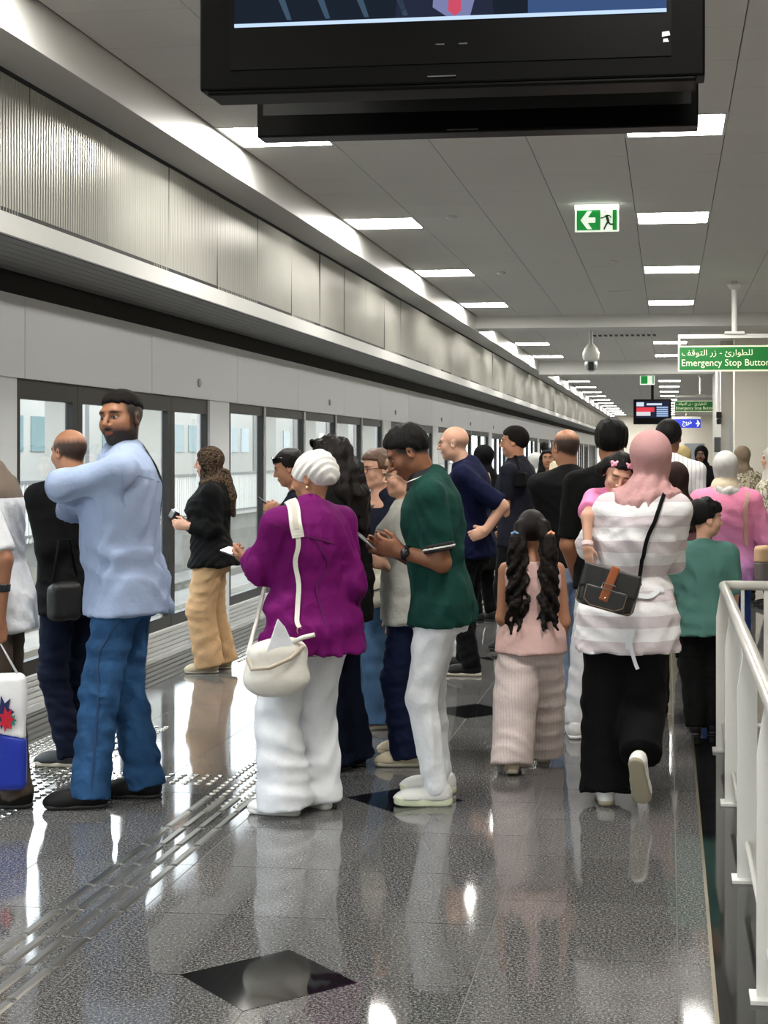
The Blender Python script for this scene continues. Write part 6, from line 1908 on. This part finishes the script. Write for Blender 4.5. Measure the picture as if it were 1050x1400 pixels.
# purple folded cloth seen beyond the girl
# ================================================================== boy in teal t-shirt
k = Spot(962, 1004, -6)
a = Fig(1.29, 'c', girth=1.08, head=(-62, 2, 0), hs=.86, skin='light', armL=dict(W=k.p(922, 855, .10)), armR=dict(W=k.p(1004, 860, .08)), footL=dict(at=k.g(950, 1004)[:2]), footR=dict(at=k.g(975, 1002)[:2]))
figure(a, 'person', 'boy in teal t-shirt with his head turned aside, next to the white railing', k.at, k.view, hvox=.0042)
top(a, cloth('teal_jersey', (80, 122, 114), var=(6, .06), bump=(12, .008)), name='t_shirt', th=.070, thk=.06, hem=.43, ease=.026, sl_ease=.026, sleeve=.95, seed=191, amp=.010, vox=.0095, hemflare=.008)
trousers(a, C_BLACK, rr=(.070, .056, .044), seed=192, amp=.006, end=.02); shoes(a, S_BLACK, S_SOLEB, vox=.007)
hair_short(a, H_BLACK, t=.006, line=(-.005, .55), front=.052, top_extra=.018, amp=.007, freq=100, nape=-.07)

# ================================================================== woman in pink cardigan with a tote
k = Spot(992, 944, 4)
a = Fig(1.555, 'f', girth=1.16, head=(0, 0, 0), skin='light', armL=dict(W=k.p(945, 800, .1)), armR=dict(E=k.p(1048, 740, -.02), W=k.p(1058, 780, .14)))
figure(a, 'person', 'woman in grey headscarf and pink cardigan with a tote on her shoulder', k.at, k.view, vox=.014, hvox=.006)
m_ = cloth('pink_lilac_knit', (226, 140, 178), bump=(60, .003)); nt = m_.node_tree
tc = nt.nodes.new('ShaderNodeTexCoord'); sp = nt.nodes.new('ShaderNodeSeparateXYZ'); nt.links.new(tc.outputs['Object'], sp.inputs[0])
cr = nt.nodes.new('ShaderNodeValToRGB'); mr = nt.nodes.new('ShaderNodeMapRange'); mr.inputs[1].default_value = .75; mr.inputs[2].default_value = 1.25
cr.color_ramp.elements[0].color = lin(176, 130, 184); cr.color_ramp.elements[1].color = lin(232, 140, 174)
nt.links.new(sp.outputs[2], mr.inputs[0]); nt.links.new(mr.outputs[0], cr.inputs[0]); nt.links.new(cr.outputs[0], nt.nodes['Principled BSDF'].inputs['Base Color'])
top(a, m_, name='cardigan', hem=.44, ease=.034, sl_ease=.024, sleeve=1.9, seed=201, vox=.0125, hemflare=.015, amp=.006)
trousers(a, cloth('bright_denim', (38, 66, 122)), seed=202, vox=.0135); shoes(a, S_WHITE, S_SOLEW, vox=.0095)
hijab(a, cloth('silver_scarf', (196, 196, 192)), t=.018, seed=203, spread=.11, drop=.815, vox=.008)
sdf_obj('inner_scarf', union([cone(a.neck-V(0, .01, .080), a.neck-V(0, .01, .055), .112, .098)], .02), .009, cloth('cream_scarf', (222, 206, 180)), a.o)
c = k.p(1052, 772, -.18)
e = carried('tote_bag', 'beige and grey leather tote bag under the arm of the pink cardigan', 'handbag', a, c)
Rb = np.stack([unit(k.d(.8, 0, .6)), unit(k.d(-.6, 0, .8)), V(0, 0, 1)], 1).astype(f32)
tb = rbox(c, (.105, .045, .125), .03, Rb)
def tlo(P): return np.maximum(tb(P), P[:, 2]-c[2]-.02)
def thi(P): return np.maximum(tb(P), -(P[:, 2]-c[2]-.02))
for g_ in (tlo, thi): g_.lo, g_.hi = tb.lo, tb.hi
sdf_obj('lower_body', tlo, .008, mat('grey_leather', lin(104, 98, 96), .5), e, off=c); sdf_obj('upper_body', thi, .008, mat('beige_leather', lin(206, 174, 136), .5), e, off=c)
s_ = hug(a.topf, [k.p(1034, 745, -.2), k.p(1028, 712, -.2), k.p(1022, 690, -.15), k.p(1018, 678, -.02)], .004, 24)
ribbon('strap', s_, a.topf, .030, .006, mat('strap_taupe', lin(190, 150, 140), .6), e, off=c)

# ================================================================== tall man in white striped shirt
k = Spot(914, 916, 0)
a = Fig(1.785, 'm', girth=1.0, head=(-10, 2, 0), skin='deep')
figure(a, 'person', 'tall man in white striped shirt seen past the rose headscarf', k.at, k.view, vox=.015, hvox=.006)
top(a, banded('white_pinstripe', [(0, (226, 226, 226)), (.72, (196, 196, 198))], 34, axis=0), hem=.47, seed=211, vox=.0135, sleeve=1.9, ease=.022, collar=(.03, .01, None)); trousers(a, C_BLACK2, vox=.014); shoes(a, S_BLACK, S_SOLEB, vox=.0105)
hair_short(a, H_BLACK, t=.009, vox=.006)
# ================================================================== woman in dark brown veil, hidden behind the mother
k = Spot(924, 978, 10)
a = Fig(1.49, 'f', girth=1.0, head=(-10, 0, 0), skin='tan')
figure(a, 'person', 'woman in long dark brown veil between the striped blouse and the teal boy', k.at, k.view, vox=.016, hvox=.009)
top(a, cloth('mauve_blouse', (140, 98, 108)), name='blouse', hem=.40, seed=221, vox=.014, sleeve=1.9, ease=.02); trousers(a, cloth('charcoal_trousers', (36, 36, 42)), vox=.014); shoes(a, S_BLACK, S_SOLEB, vox=.0105)
hijab(a, cloth('brown_veil', (54, 38, 36)), vox=.009, seed=223, drop=.74, spread=.15, neckr=.095)
# ================================================================== far women by the shaft
k = Spot(934, 822, 20)
a = Fig(1.62, 'f', skin='light')
figure(a, 'person', 'woman in mustard headscarf far off behind the white striped shirt', k.at, k.view, vox=.02, hvox=.010)
top(a, cloth('olive_coat', (120, 112, 84)), name='coat', hem=.3, vox=.018, sleeve=1.9, ease=.03); trousers(a, C_BLACK2, vox=.018); shoes(a, S_BLACK, S_SOLEB, vox=.0135)
hijab(a, cloth('mustard_scarf', (190, 170, 122)), vox=.010, seed=231, freq=45)
k = Spot(959, 790, 172)
a = Fig(1.64, 'f', skin='dark')
figure(a, 'person', 'woman in black headscarf facing the camera, far off beside the shaft corner', k.at, k.view, vox=.02, hvox=.008)
top(a, C_BLACK, name='robe', hem=.10, vox=.018, sleeve=1.9, ease=.04, hemflare=.03); shoes(a, S_BLACK, S_SOLEB, vox=.0135); hijab(a, C_BLACK2, vox=.0115, seed=241)
k = Spot(1015, 822, 25)
a = Fig(1.62, 'f', skin='light')
FLOR = blotched('floral_cream', (206, 196, 172), (112, 104, 78), (226, 218, 198), 26)
figure(a, 'person', 'woman in taupe headscarf and floral coat in front of the cream shaft wall', k.at, k.view, vox=.018, hvox=.009)
top(a, FLOR, name='coat', hem=.3, vox=.016, sleeve=1.9, ease=.03); trousers(a, C_BLACK2, vox=.018); shoes(a, S_BLACK, S_SOLEB, vox=.0135); hijab(a, cloth('taupe_scarf', (132, 116, 98)), vox=.0115, seed=251)
k = Spot(1056, 830, 105)
a = Fig(1.60, 'f', skin='light')
figure(a, 'person', 'woman in pale headscarf and floral coat cut by the right edge', k.at, k.view, vox=.018, hvox=.008)
top(a, blotched('floral_pale', (214, 206, 188), (140, 130, 104), (226, 220, 206), 22), name='coat', hem=.3, vox=.016, sleeve=1.9, ease=.03); trousers(a, C_BLACK2, vox=.018); shoes(a, S_BLACK, S_SOLEB, vox=.0135); hijab(a, cloth('pearl_scarf', (196, 190, 184)), vox=.0115, seed=261)

# ================================================================== plastic bag on a low black suitcase
X, Y = ground(672, 808)
e = empty('suitcase', (X, Y, 0), azimuth(672)*D2R); tag(e, 'low black suitcase lying flat on the floor beyond the navy polo', 'suitcase')
MB().box(-.24, .24, -.16, .16, .03, .17).build('shell', C_BLACK, e, bevel=.03)
MB().box(-.24, .24, -.16, .16, .175, .235).build('lid', mat('grey_lid', lin(120, 114, 108), .6), e, bevel=.02)
for sx in (-.18, .18):
    MB().lathe([(.02, 0), (.028, .015), (.02, .03)], (sx, -.10, 0), 10).build('wheel', S_BLACK, e)
    MB().lathe([(.02, 0), (.028, .015), (.02, .03)], (sx, .10, 0), 10).build('wheel', S_BLACK, e)
b = empty('plastic_bag', (X, Y, .252), azimuth(672)*D2R); tag(b, 'white plastic bag with orange corner standing on the low black suitcase', 'bag')
pb = with_folds(union([rbox((0, 0, .24), (.19, .09, .24), .05)], .02), 9, .012, 14)
def pw(P): return np.maximum(pb(P), -(.62-P[:, 2]-.9*np.abs(P[:, 0]-.12)) if False else pb(P))
def org(P):
    return np.maximum(pb(P)-.004, np.maximum(.02-P[:, 0]+.35*(P[:, 2]-.48)*0, .26+.9*(P[:, 0]-.19)*-1-P[:, 2]))
org.lo, org.hi = pb.lo, pb.hi
sdf_obj('bag_body', pb, .010, mat('bag_white', lin(222, 222, 220), .4), b); sdf_obj('orange_print', org, .010, mat('bag_orange', lin(236, 166, 40), .4), b)
MB().tube([(-.1, 0, .46), (-.06, 0, .60), (.02, 0, .62), (.06, 0, .46)], .012, 8).build('handle', mat('bag_white2', lin(222, 222, 220), .4), b, smooth=True)
print('FIGURE TRIS', NTRI[0])
